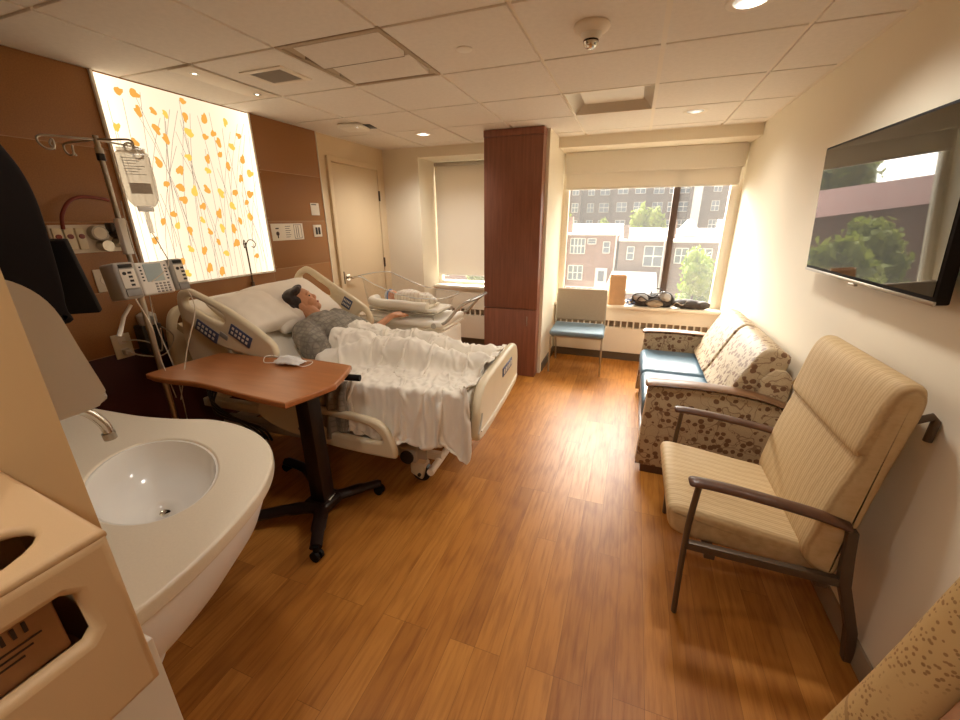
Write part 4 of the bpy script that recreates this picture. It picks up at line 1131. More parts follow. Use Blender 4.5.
# gown: torso plus short sleeves, crumpled
g = MB()
g.ell(chest+Vector((.0, 0, .0)), (.175, .205, .125), rot=Rb); g.ell(belly, (.185, .19, .108), rot=Euler((0, .25, 0))); g.ell(pelvis, (.17, .19, .095))
g.cone(chest+Vector((-.075, -.13, .03)), chest+Vector((-.075, .13, .03)), .082, .082)
g.cone((-.19, .17, .91), (-.12, .33, .80), .082, .082); g.cone((-.19, -.17, .90), (-.06, -.25, .83), .084, .09)
gm = remesh(g, .010, 5, .5)
for v in gm.vertices:
    p = v.co
    w1 = noise.noise(Vector((p.x*14+p.y*4, p.y*4-p.x*3, p.z*5))); w2 = noise.noise(Vector((p.x*9-p.y*7, p.y*16+p.x*6, p.z*7)))
    v.co += v.normal * (max(0, 1-abs(w1)*3.2)*.010 + max(0, 1-abs(w2)*3.2)*.006 + .002)
put('gown', gm, M['gown'], bp)

# ------------------------------------------------------------------ blanket: cloth relaxed over mattress and legs
def drape(nu, nv, U0, U1, V0, V1, ex_u, ex_v, top, seed, steps=240, iters=7, crumple=.05, hfun=None, mask=None):
    rng = np.random.RandomState(seed)
    u = np.linspace(U0, U1, nu); v = np.linspace(V0, V1, nv)
    X, Y = np.meshgrid(u, v, indexing='ij')
    ph = rng.rand(24, 4)
    Z = np.full_like(X, top)
    for a, b_, c, d in ph: Z += crumple/5*np.sin((a*2-1)*26*X+(b_*2-1)*26*Y+c*6.28)
    Pn = np.stack([X + .004*rng.randn(nu, nv), Y + .004*rng.randn(nu, nv), Z], -1).astype(float)
    Pp = Pn.copy()
    du = (U1-U0)/(nu-1)*ex_u; dv = (V1-V0)/(nv-1)*ex_v; dd = math.hypot(du, dv)
    sets = []
    def S(a, b_, L, k): sets.append((a, b_, L, k))
    for s in (0, 1):
        S((slice(s, nu-1, 2), slice(None)), (slice(s+1, nu, 2), slice(None)), du, 1.)
        S((slice(None), slice(s, nv-1, 2)), (slice(None), slice(s+1, nv, 2)), dv, 1.)
        S((slice(s, nu-1, 2), slice(0, nv-1)), (slice(s+1, nu, 2), slice(1, nv)), dd, .45)
        S((slice(s, nu-1, 2), slice(1, nv)), (slice(s+1, nu, 2), slice(0, nv-1)), dd, .45)
    for s in (0, 1, 2, 3):
        S((slice(s, nu-2, 4), slice(None)), (slice(s+2, nu, 4), slice(None)), 2*du, .10)
        S((slice(None), slice(s, nv-2, 4)), (slice(None), slice(s+2, nv, 4)), 2*dv, .10)
    for st in range(steps):
        vel = (Pn-Pp)*.965; Pp = Pn.copy(); Pn = Pn+vel; Pn[..., 2] -= 9.8*(1/75.)**2
        for it in range(iters):
            for a, b_, L, k in sets:
                A_, B_ = Pn[a], Pn[b_]
                m_ = min(A_.shape[0], B_.shape[0]); n_ = min(A_.shape[1], B_.shape[1])
                A_, B_ = A_[:m_, :n_], B_[:m_, :n_]
                d = B_-A_; l = np.sqrt((d*d).sum(-1, keepdims=True))+1e-9
                c = d*(.5*k*(l-L)/l); A_ += c; B_ -= c
            h = hfun(Pn[..., 0], Pn[..., 1]); low_ = Pn[..., 2] < h
            # a point under the surface goes up, or sideways off the mattress edge when that is nearer
            Pn[..., 2] = np.where(low_, h, Pn[..., 2])
            Pn[..., :2] = np.where(low_[..., None], Pn[..., :2]*.35+Pp[..., :2]*.65, Pn[..., :2])
            Pp[..., 2] = np.where(low_, Pn[..., 2], Pp[..., 2])
    return Pn
def seg_h(X, Y, a, b_, ra, rb):
    ax, ay, az = a; bx, by, bz = b_
    dx, dy = bx-ax, by-ay; t = np.clip(((X-ax)*dx+(Y-ay)*dy)/(dx*dx+dy*dy), 0, 1)
    r = ra+(rb-ra)*t; d2 = (X-ax-t*dx)**2+(Y-ay-t*dy)**2
    return np.where(d2 < r*r, az+(bz-az)*t+np.sqrt(np.maximum(r*r-d2, 0)), -1)
def bedh(X, Y):
    edge = .485
    h = np.where((np.abs(Y) < edge) & (X < 1.052), .725, .30)
    h = np.where((np.abs(Y) >= edge) & (np.abs(Y) < edge+.035) & (X < 1.05), .725-(np.abs(Y)-edge)*12, h)
    h = np.where((X > 1.045) & (X < 1.13) & (np.abs(Y) < .50), .80, h)
    for s in (-1, 1):
        h = np.maximum(h, seg_h(X, Y, (.20, s*.09, .785), (-.06, s*.09, .80), .115, .132))
        h = np.maximum(h, seg_h(X, Y, (.22, s*.085, .78), (.55, s*.10, .82), .09, .068))
        h = np.maximum(h, seg_h(X, Y, (.55, s*.10, .82), (.88, s*.09, .765), .068, .05))
        h = np.maximum(h, seg_h(X, Y, (.88, s*.09, .765), (1.0, s*.09, .79), .05, .045))
    h = np.maximum(h, seg_h(X, Y, (.03, -.30, .77), (.25, -.16, .84), .05, .04))
    return h
cl = drape(124, 120, .02, 1.06, -.70, .40, 1.42, 1.32, .95, 5, hfun=bedh, crumple=.12)
for i in range(cl.shape[0]):
    for j in range(cl.shape[1]):
        x, y, z = cl[i, j]
        w1 = noise.noise(Vector((x*9+y*6, y*7-x*4, 2.))); w2 = noise.noise(Vector((x*20-y*8, y*16+x*7, 5.)))
        k = .020*max(0, 1-abs(w1)*5) + .010*max(0, 1-abs(w2)*5)
        cl[i, j, 2] += k*.8; cl[i, j, 1] -= k*.7 if y < -.46 else 0
def cloth_obj(name, Pn, mat, thick=.004):
    nu, nv, _ = Pn.shape; m = MB()
    vs = [[m.bm.verts.new(Pn[i, j]) for j in range(nv)] for i in range(nu)]
    for i in range(nu-1):
        for j in range(nv-1): m.bm.faces.new((vs[i][j], vs[i+1][j], vs[i+1][j+1], vs[i][j+1]))
    o = m.build(name, mat, angle=180)
    s = o.modifiers.new('th', 'SOLIDIFY'); s.thickness = thick; s.offset = 1
    s = o.modifiers.new('sub', 'SUBSURF'); s.levels = 1; s.render_levels = 1
    return o
o = cloth_obj('blanket', cl, M['sheet'])
bed_obj(o, 'crumpled white cotton blanket over the legs of the person in the bed', 'blanket', (0, 0, 0))
# plaid piece hanging below the near edge
hg = np.zeros((26, 22, 3))
for i in range(26):
    for j in range(22):
        a, c = i/25, j/21
        x = .06+.28*a; y = -.50-.05*min(1, c*4)-.02*math.sin(a*9+c*3)*c; z = .74-.30*c-.05*math.sin(a*PI)*c
        hg[i, j] = (x, y-.012*math.sin(a*22+c*2), z if c > .12 else .745-.1*c)
o = cloth_obj('gown_tail', hg, M['gown'], .003)
o.name = 'plaid_sheet'
bed_obj(o, 'grey plaid cloth hanging off the near side of the bed under the white blanket', 'cloth', (0, 0, 0))

# ------------------------------------------------------------------ bassinet and baby
BX, BY = -1.86, 3.19
bs = thing('bassinet', 'hospital bassinet cart with clear tub and grey push handle behind the bed', 'bassinet', (BX, BY, 0))
# tub: open clear shell, higher at the head end (local -x)
m = MB(); n = 48
def ring(hx, hy, zf, r):
    out = []
    for k in range(n):
        a = 2*PI*k/n; ca, sa = math.cos(a), math.sin(a)
        x = math.copysign(abs(ca)**.45, ca)*hx; y = math.copysign(abs(sa)**.45, sa)*hy
        out.append((x, y, zf(x)))
    return out
rimz = lambda x: .985 + .15*max(0, min(1, (.12-x)/.45))**1.3
levels = [(.36, .165, lambda x: .845), (.375, .18, lambda x: .86), (.385, .19, lambda x: .92), (.40, .205, lambda x: .92+(rimz(x)-.92)*.6), (.41, .215, rimz), (.435, .235, lambda x: rimz(x)+.004), (.436, .236, lambda x: rimz(x)-.010)]
rg = [[m.bm.verts.new(p) for p in ring(hx, hy, z, 0)] for hx, hy, z in levels]
for A, B in zip(rg, rg[1:]):
    for k in range(n): m.bm.faces.new((A[k], A[(k+1) % n], B[(k+1) % n], B[k]))
m.bm.faces.new(rg[0])
o = m.build('clear_tub', M['acrylic'], bs, angle=60)
rm = MB(); rm.tube([(x*1.0, y, z) for x, y, z in ring(.435, .235, lambda x: rimz(x)+.003, 0)], .005, 8, closed=True).build('tub_rim', M['acrylic_edge'], o)
MB().box((-.35, -.155, .848), (.35, .155, .876), .014, 3).build('mattress_pad', M['sheet'], bs)
MB().box((-.44, -.26, .74), (.44, .25, .80), .03, 4).prism([(-.44, .80), (.05, .80), (.05, .815), (-.44, .81)], -.25, .25, mtx=XZ, bev=.005).build('cart_top', M['white_plastic'], bs)
q = MB()
for s in (-1, 1):
    q.tube([(-.33, s*.20, .842), (.33, s*.20, .842)], .006, 8)
for x in (-.33, -.11, .11, .33): q.tube([(x, -.20, .842), (x, .20, .842)], .006, 8); 
for x in (-.33, .33):
    for s in (-1, 1): q.tube([(x, s*.20, .842), (x, s*.20, .80)], .006, 8)
q.build('tub_rack', M['steel'], bs)
MB().prism([(-.40, .68), (.30, .66), (.44, .72), (.44, .745), (-.40, .745)], -.22, .22, mtx=XZ, bev=.015).build('tray_shelf', M['white_plastic'], bs)
cb = MB()
cb.box((.12, -.20, .14), (.42, .20, .70), .02, 3).box((-.36, -.20, .14), (.14, .20, .18), .01).box((-.36, .17, .14), (.14, .20, .68), .01).box((-.36, -.2, .14), (-.33, .2, .68), .008)
cabo = cb.build('cabinet', M['white_plastic'], bs)
MB().box((-.32, -.195, .45), (.11, .16, .60), .008).build('drawer', M['white_plastic'], bs)
MB().box((-.325, -.16, .60), (.115, .168, .665), .002).build('cabinet_recess', M['rubber_dark'], bs)
MB().box((.2, -.205, .62), (.3, -.2, .63), .001).build('cart_label', M['label'], bs)
hd = []
for s in (-1, 1):
    hd.append([(.36, s*.235, .765), (.46, s*.235, .80), (.58, s*.225, .93), (.66, s*.20, .985)])
pts = hd[0] + [(.675, -.1, .99), (.675, .1, .99)] + hd[1][::-1]
MB().tube(catmull(pts, 5, False), .013, 12).build('push_handle', M['bluegrey_metal'], bs)
for s in (-1, 1): MB().cyl((.36, s*.222, .765), (.36, s*.262, .765), .024, seg=18).build('handle_mount', M['grey_plastic'], bs)
for x in (-.33, .37):
    for y in (-.17, .17):
        c = MB().box((x-.03, y-.016, .05), (x+.03, y+.016, .14), .008).build('caster', M['grey_plastic'], bs)
        MB().cyl((x, y-.02, .05), (x, y+.02, .05), .05, seg=18).build('wheel', M['dark_plastic'], c)
# rolled blanket along the near side of the tub
o = MB().tube(catmull([(BX-.34, BY-.01, .915), (BX-.335, BY-.10, .915), (BX-.25, BY-.155, .91), (BX-.05, BY-.155, .905), (BX+.12, BY-.15, .90), (BX+.25, BY-.145, .898)], 7, False), .040, 14).build('rolled_blanket', M['sheet'])
for v in o.data.vertices:
    v.co.z += .004*noise.noise(v.co*14)
tag(o, 'white rolled blanket along the near wall of the clear bassinet tub', 'blanket')
# baby
bb = thing('baby', 'swaddled newborn in a pale hat asleep in the clear bassinet', 'baby', (BX, BY, .877))
b = MB()
hc = Vector((-.185, 0, .064)); fn = Vector((.15, -.74, .65)).normalized(); fs = Vector((-1, 0, 0)).cross(fn).normalized(); fx = Vector((1, 0, 0))
b.ell(hc, (.062, .054, .058))
for q_ in (-1, 1): b.ell(hc+fn*.036+fs*q_*.02+fx*.016, (.02, .02, .02))
b.ell(hc+fn*.056+fx*.006, (.009, .008, .008)); b.ell(hc+fn*.044+fx*.034, (.014, .014, .012)); b.ell(hc+fs*.054, (.014, .008, .012)); b.ell(hc-fs*.054, (.014, .008, .012))
b.cone((-.15, 0, .058), (-.10, 0, .06), .03, .045); b.ell((0, 0, .062), (.13, .062, .055)); b.cone((.06, .02, .05), (.19, .02, .045), .04, .028); b.cone((.06, -.02, .05), (.19, -.02, .045), .04, .028)
put('body', remesh(b, .005, 4, .5), M['baby_skin'], bb)
for q_ in (-1, 1): MB().ell(hc+fn*.0535+fs*q_*.020-fx*.006, (.0022, .0075, .0045), rot=Euler((.75, 0, 0))).build('eye', M['lip'], bb)
MB().ell(hc+fn*.0555+fx*.023, (.004, .009, .006), rot=Euler((.75, 0, 0))).build('mouth', M['lip'], bb)
h = MB(); h.ell((-.212, .010, .066), (.050, .058, .061)); hm_ = h.build('hat', M['cap_knit'], bb)
MB().tube([( -.206+.0*math.cos(a), .006+.056*math.cos(a), .066+.059*math.sin(a)) for a in [2*PI*k/24 for k in range(24)]], .007, 8, closed=True).build('hat_band', M['hat_band'], hm_)
s = MB(); s.ell((.0, 0, .066), (.155, .082, .068)); s.ell((.13, 0, .055), (.14, .07, .05)); s.ell((.06, -.03, .09), (.09, .05, .04)); s.ell((.15, .03, .07), (.06, .05, .04)); s.box((-.13, -.11, .0), (.25, .1, .02), .01)
sm = remesh(s, .006, 4, .5)
for v in sm.vertices:
    p = v.co; w1 = noise.noise(Vector((p.x*16+p.y*10, p.y*20, p.z*18))); v.co += v.normal*(1-abs(w1)*2.2)*.010
put('swaddle', sm, M['swaddle'], bb)

# ------------------------------------------------------------------ overbed table and mask
ot = thing('overbed_table', 'cherry topped overbed table on a dark C shaped wheeled base beside the bed', 'table', (-1.545, 1.47, 0), math.radians(0))
tp = [(-.745, -.245), (-.78, -.2), (-.74, .12), (-.72, .15), (-.68, .17), (-.45, .182), (-.34, .195), (-.2, .24), (.12, .235), (.165, .215), (.20, .14), (.25, .0), (.255, -.05), (.20, -.255), (.17, -.275), (-.08, -.262), (-.4, -.235), (-.6, -.255)]
plate('table_top', [tp], .030, .008, M['cherry_top'], ot, Matrix.Translation((0, 0, .838)), 4)
MB().box((-.5, -.12, .80), (.12, .12, .822), .006).build('top_support', M['handbase'], ot)
MB().prism([(-.005, .10), (.095, .10), (.085, .81), (-.005, .81)], -.045, .045, mtx=Matrix.Translation((0, 0, 0)) @ XZ, bev=.012).build('column', M['handbase'], ot)
MB().cyl((.16, .17, .805), (.24, .19, .802), .018, seg=14).tube([(.06, .1, .81), (.17, .172, .805)], .012, 10).build('height_lever', M['black'], ot)
base = MB()
for s in (-1, 1):
    base.tube(catmull([(.23, s*.275-.005, .075), (.16, s*.18, .085), (.06, s*.06, .095), (-.10, s*.12, .085), (-.3, s*.24, .07), (-.5, s*.27, .07)], 6, False), [.026]*6+[.032]*6+[.036]*6+[.032]*6+[.028]*7, 12, squash=(1.2, .8))
base.box((-.04, -.075, .065), (.12, .075, .125), .02, 3)
base.build('base', M['handbase'], ot)
MB().box((.062, -.035, .118), (.10, .03, .126), .002, mtx=Matrix.Rotation(.2, 4, 'Z')).build('base_label', M['paper'], ot)
for x, y in ((.23, -.28), (.23, .27), (-.5, .27), (-.5, -.27)):
    c = MB().cyl((x, y, .085), (x, y, .045), .016, seg=12).build('caster', M['black'], ot)
    for s in (-1, 1): MB().cyl((x, y+s*.006, .028), (x, y+s*.022, .028), .028, seg=18).build('wheel', M['black'], c)
# face mask
mk = thing('face_mask', 'crumpled white face mask lying on the cherry overbed table', 'mask', (-1.72, 1.60, .855), .1)
m = MB(); nu, nv = 18, 12; vs = []
for i in range(nu+1):
    row = []
    for j in range(nv+1):
        u, v = i/nu*2-1, j/nv*2-1
        z = .012+.034*(1-u*u)*(1-v*v) + .010*math.sin(v*12)*(1-u*u)*.6 + .012*noise.noise(Vector((u*3, v*3, 1)))
        row.append(m.bm.verts.new((u*.085, v*.048*(1-.25*u*u), max(.002, z))))
    vs.append(row)
for i in range(nu):
    for j in range(nv): m.bm.faces.new((vs[i][j], vs[i+1][j], vs[i+1][j+1], vs[i][j+1]))
o = m.build('mask_cloth', M['mask'], mk, angle=180); s = o.modifiers.new('th', 'SOLIDIFY'); s.thickness = .002
MB().tube(catmull([(-.08, .035, .012), (-.14, .05, .02), (-.155, .0, .03), (-.13, -.04, .012), (-.08, -.035, .012)], 6, False), .0022, 6).build('ear_loop', M['mask'], mk)
MB().tube(catmull([(.08, .035, .012), (.11, .05, .006), (.125, .01, .004), (.11, -.03, .004), (.08, -.035, .012)], 6, False), .0022, 6).build('ear_loop', M['mask'], mk)

# ------------------------------------------------------------------ guest chair by the window
gc = thing('guest_chair', 'armless chair with blue seat and taupe back beside the wood column', 'chair', (-.48, 4.45, 0), math.radians(2))
MB().box((-.285, -.245, .415), (.285, .24, .475), .028, 4).build('seat', M['blue_seat'], gc)
bk = MB().box((-.275, -.022, -.18), (.275, .022, .18), .018, 4).build('backrest', M['taupe_fabric'], gc); bk.location = (0, .225, .685); bk.rotation_euler = (math.radians(-7), 0, 0)
for s in (-1, 1):
    MB().tube(catmull([(s*.275, -.225, .0), (s*.272, -.225, .2), (s*.268, -.22, .415)], 4, False), .0105, 10).build('leg', M['steel'], gc)
    MB().tube(catmull([(s*.262, .25, .0), (s*.265, .2, .25), (s*.272, .19, .42), (s*.272, .205, .6), (s*.272, .235, .80)], 5, False), .0105, 10).build('leg', M['steel'], gc)
MB().tube([(-.268, -.2, .408), (.268, -.2, .408)], .01, 8).tube([(-.268, .19, .408), (.268, .19, .408)], .01, 8).tube([(-.268, -.2, .408), (-.268, .19, .408)], .01, 8).tube([(.268, -.2, .408), (.268, .19, .408)], .01, 8).build('seat_frame', M['steel'], gc)

# ------------------------------------------------------------------ loveseat
sf = thing('loveseat', 'two seat sofa with blue vinyl seats and berry print cushions under the television wall', 'sofa', (.55, 3.25, 0))
# local: x -.38 front .. +.39 back; y -.72..+.72
def arm_profile(): return [(-.385, .055), (-.365, .605), (-.33, .62), (-.1, .628), (.1, .622), (.22, .605), (.385, .565), (.40, .055)]
for s, y0 in ((-1, -.72), (1, .62)):
    a = MB().pad(arm_profile(), y0, y0+.10, .010, mtx=XZ).build('arm_panel', M['berry'], sf)
    cap = [(-.38, .598), (-.385, .615), (-.37, .632), (-.32, .642), (-.1, .648), (.1, .642), (.28, .615), (.40, .575), (.40, .56), (.2, .612), (-.1, .630), (-.34, .620)]
    yc = y0+.05
    MB().tube(catmull([(-.375, yc, .612), (-.37, yc, .625), (-.34, yc, .632), (-.22, yc, .638), (-.1, yc, .640), (.1, yc, .634), (.26, yc, .612), (.385, yc, .572)], 5, False), [.55, .7, .8, .88, .94]+[1.]*31, 18, squash=(.062, .013)).build('arm_cap', M['walnut_cap'], a)
MB().box((-.35, -.715, 0), (.38, .715, .055), .004).build('plinth', M['wood_arm'], sf)
MB().box((-.34, -.62, .055), (.38, .62, .34), .01).build('seat_base', M['blue_vinyl'], sf)
for y0, y1 in ((-.615, -.003), (.003, .615)):
    MB().box((-.385, y0, .33), (.26, y1, .475), .045, 5).build('seat_cushion', M['blue_vinyl'], sf, sub=0)
MB().prism([(.24, .06), (.24, .70), (.30, .775), (.36, .77), (.398, .72), (.398, .06)], -.63, .63, mtx=XZ, bev=.015).build('back_frame', M['berry'], sf)
cp = [(.055, .49), (.085, .58), (.185, .80), (.23, .872), (.28, .893), (.345, .87), (.372, .82), (.33, .64), (.26, .48)]
for y0, y1 in ((-.605, -.012), (.012, .605)):
    MB().pad([(p.x, p.y) for p in catmull([(x, z, 0) for x, z in cp], 3)], y0, y1, .022, mtx=XZ).build('back_cushion', M['berry'], sf)
# ------------------------------------------------------------------ patient chair
rc = thing('patient_chair', 'high backed gold ribbed patient chair with dark wood arms and metal frame', 'chair', (.60, 1.825, 0))
# local: x -.35 front, +.33 back ; y -.33..+.33
ZX = XZ
st_ = [(-.345, .43), (-.35, .465), (-.33, .49), (-.25, .488), (.0, .455), (.2, .43), (.235, .42), (.235, .335), (.2, .325), (-.2, .345), (-.30, .36), (-.335, .39)]
MB().pad([(p.x, p.y) for p in catmull([(x, z, 0) for x, z in st_], 4)], -.285, .285, .028, mtx=XZ).build('seat', M['ribbed'], rc)
bkp = [(.115, .42), (.125, .55), (.145, .68), (.170, .80), (.180, .85), (.192, .95), (.209, 1.05), (.228, 1.095), (.255, 1.110), (.288, 1.095), (.300, 1.05), (.290, .95), (.275, .83), (.262, .72), (.25, .6), (.238, .5), (.228, .36), (.17, .36)]
bko = MB().pad([(p.x, p.y) for p in catmull([(x, z, 0) for x, z in bkp], 4)], -.322, .322, .03, mtx=XZ).build('backrest', M['ribbed'], rc)
hdp = [(.166, .862), (.178, .95), (.197, 1.05), (.220, 1.105), (.255, 1.120), (.290, 1.105), (.296, 1.06), (.25, 1.02), (.21, .90), (.185, .848)]
MB().pad([(p.x, p.y) for p in catmull([(x, z, 0) for x, z in hdp], 4)], -.316, .316, .03, mtx=XZ).build('head_cushion', M['ribbed'], bko)
for s in (-1, 1):
    y = s*.33
    MB().tube(catmull([(-.302, y, .650), (-.28, y, .655), (-.2, y, .652), (-.1, y, .643), (.1, y, .617), (.205, y, .592)], 5, False), [.6, .75, .86, .94, .98]+[1.]*21, 18, squash=(.032, .0145)).build('armrest', M['wood_arm'], rc)
    MB().tube(catmull([(-.265, y, .0), (-.272, y, .2), (-.275, y, .45), (-.265, y, .645)], 5, False), .0135, 12, squash=(1.25, .85)).build('leg', M['taupe_metal'], rc)
    MB().prism([(.322, 0), (.355, 0), (.335, .15), (.262, .35), (.235, .58), (.203, .58), (.228, .35), (.303, .15)], y-.016, y+.016, mtx=XZ, bev=.004).build('leg', M['taupe_metal'], rc)
    MB().prism([(-.275, .378), (-.275, .345), (.262, .335), (.255, .37)], y-.014, y+.014, mtx=XZ, bev=.003).build('side_rail', M['taupe_metal'], rc)
MB().box((-.2, -.33, .31), (-.16, .33, .335), .004).box((.17, -.33, .305), (.21, .33, .33), .004).build('cross_rail', M['taupe_metal'], rc)
MB().tube([(.28, -.285, .985), (.335, -.285, 1.015), (.345, -.285, 1.0), (.343, -.285, .93)], .012, 10).build('push_handle', M['taupe_metal'], rc)

# ------------------------------------------------------------------ near chair (only its back shows)
nc = thing('recliner', 'high back recliner with dotted print side bolster at the bottom right corner', 'chair', (.622, .37, 0))
# local: y -.37..+.37 ; x front negative
def lean(b_, ang=10.5): return Matrix.Rotation(math.radians(ang), 4, 'Y')
for s in (-1, 1):
    pts = [(-.185, s*.325, .38), (-.15, s*.325, .56), (-.085, s*.325, .84), (-.04, s*.325, 1.06), (-.017, s*.32, 1.16), (.02, s*.315, 1.195)]
    rr = [.085]*6+[.09]*6+[.09]*6+[.085]*6+[.08]*2
    q = catmull(pts, 5, False)
    MB().tube(q, [.046]*(len(q)-5)+[.045, .043, .04, .033, .018], 20).build('back_bolster', M['leopard'], nc)
MB().pad([(p.x, p.y) for p in catmull([(-.19, .42, 0), (-.15, .62, 0), (-.10, .85, 0), (-.045, 1.12, 0), (.03, 1.16, 0), (.09, 1.14, 0), (.09, .9, 0), (.03, .5, 0), (.0, .38, 0), (-.12, .37, 0)], 4)], -.277, .277, .04, mtx=XZ).build('backrest', M['pinkbeige'], nc)
MB().pad([(p.x, p.y) for p in catmull([(.0, .30, 0), (.06, .5, 0), (.11, .9, 0), (.13, 1.12, 0), (.17, 1.13, 0), (.19, 1.1, 0), (.17, .8, 0), (.13, .3, 0)], 4)], -.36, .36, .02, mtx=XZ).build('back_shell', M['leopard'], nc)
MB().box((-.36, -.27, .30), (.0, .27, .43), .045, 4).build('seat', M['pinkbeige'], nc)
MB().box((-.32, -.35, .08), (.14, .35, .31), .03, 3).build('base', M['leopard'], nc)
for s in (-1, 1): MB().box((-.28, s*.32-.05, .30), (.02, s*.32+.05, .46), .035, 4).build('armrest', M['leopard'], nc)
for x in (-.26, .08):
    for s in (-1, 1): MB().cyl((x, s*.3, 0), (x, s*.3, .09), .022, seg=14).build('leg', M['black'], nc)

# ------------------------------------------------------------------ things on the window sill
t = thing('paper_bag', 'crumpled brown paper bag standing on the window sill behind the guest chair', 'bag', (-.125, 4.925, .666), .25)
m = MB(); rings = []
for k in range(14):
    f = k/13; z = .335*f; w = .100-.010*f; d = .060-.014*f; r_ = []
    for j in range(32):
        a = 2*PI*j/32; ca, sa = math.cos(a), math.sin(a)
        x = math.copysign(abs(ca)**.35, ca)*w; y = math.copysign(abs(sa)**.35, sa)*d
        nn = noise.noise(Vector((x*20, y*20, z*12)))*.008*(.3+f)
        r_.append(m.bm.verts.new((x+nn, y+nn*.8, z+(.006*noise.noise(Vector((x*30, y*30, 3))) if k == 13 else 0))))
    rings.append(r_)
for A, B in zip(rings, rings[1:]):
    for j in range(32): m.bm.faces.new((A[j], A[(j+1) % 32], B[(j+1) % 32], B[j]))
m.bm.faces.new(rings[0][::-1])
o = m.build('bag_body', M['paper_bag'], t, angle=70); s = o.modifiers.new('th', 'SOLIDIFY'); s.thickness = .002
def lumpy(parts, voxel, amp, sc):
    b_ = MB()
    for c, r, rot in parts: b_.ell(c, r, rot=Euler(rot))
    me = remesh(b_, voxel, 3, .5)
    for v in me.vertices:
        w1 = noise.noise(v.co*sc); v.co += v.normal*(1-abs(w1)*2)*amp
        v.co.z = max(v.co.z, .001)
    return me
t = thing('backpack', 'slumped grey and black backpack on the window sill', 'backpack', (.26, 4.925, .666))
put('bag_body', lumpy([((-.10, 0, .06), (.13, .07, .065), (0, 0, 0)), ((.03, 0, .075), (.13, .075, .075), (0, .2, 0)), ((.14, .01, .07), (.10, .06, .085), (0, -.3, 0))], .008, .010, 16), M['bag_black'], t)
put('side_pocket', lumpy([((-.12, -.045, .10), (.09, .045, .045), (0, .1, 0)), ((.13, -.03, .12), (.07, .05, .05), (0, .5, 0))], .007, .006, 20), M['bag_grey'], t)
put('front_pocket', lumpy([((.03, -.07, .045), (.09, .035, .045), (0, 0, 0))], .007, .008, 22), M['taupe_fabric'], t)
for a in ([(-.2, -.06, .05), (-.2, -.07, .13), (-.1, -.08, .155), (.0, -.08, .12), (.08, -.07, .17), (.18, -.06, .16), (.22, -.06, .06)], [(-.16, -.08, .06), (-.12, -.1, .12), (-.04, -.1, .08), (.04, -.11, .1), (.14, -.09, .06)], [(-.02, -.05, .14), (.0, -.04, .20), (.08, -.03, .2), (.1, -.04, .14)]):
    MB().tube(catmull(a, 6, False), .012, 8, squash=(1, .6)).build('strap', M['bag_black'], t)
o = MB()
for k in range(3): o.tube(catmull([(-.0+.01*k, 4.90, .672+.006*k), (.0, 4.88, .70+.02*k), (.05, 4.87, .73), (.09, 4.89, .69), (.05, 4.91, .672+.006*k)], 5), .0045, 6)
tag(o.build('cord_coil', M['blue_rope']), 'coil of thin blue cord on the window sill beside the backpack', 'cord')
t = thing('pouch', 'dark brown rolled pouch on the window sill right of the backpack', 'bag', (.63, 4.90, .666))
put('pouch_body', lumpy([((0, 0, .05), (.17, .06, .052), (0, .03, 0)), ((.12, 0, .045), (.10, .055, .045), (0, 0, 0))], .008, .007, 18), M['bag_black'], t)
MB().tube(catmull([(-.16, -.05, .02), (-.12, -.065, .07), (-.06, -.07, .05), (-.02, -.065, .09)], 5, False), .006, 6).build('zip_pull', M['steel'], t)

# ------------------------------------------------------------------ outdoors (two storeys below eye level)
GZ = -6.2
struct(MB().box((-60, 6, GZ-.3), (60, 120, GZ)).build('ground', M['ground']))
def win_part(parent, x, z, w, h, y, bars=1, mat='outtrim'):
    f = MB(); e = .05
    for lo, hi in (((x-w/2-e, y-.09, z-e), (x-w/2, y, z+h+e)), ((x+w/2, y-.09, z-e), (x+w/2+e, y, z+h+e)), ((x-w/2-e, y-.09, z+h), (x+w/2+e, y, z+h+e)), ((x-w/2-e, y-.09, z-e), (x+w/2+e, y, z))): f.box(lo, hi)
    for k in range(bars): f.box((x-w/2+w*(k+1)/(bars+1)-.03, y-.07, z), (x-w/2+w*(k+1)/(bars+1)+.03, y, z+h))
    f.box((x-w/2, y-.065, z+h*.48), (x+w/2, y, z+h*.54))
    o = f.build('window', M[mat], parent, smooth=False)
    MB().box((x-w/2, y-.03, z), (x+w/2, y-.005, z+h)).build('pane', M['paneglass'], o, smooth=False)
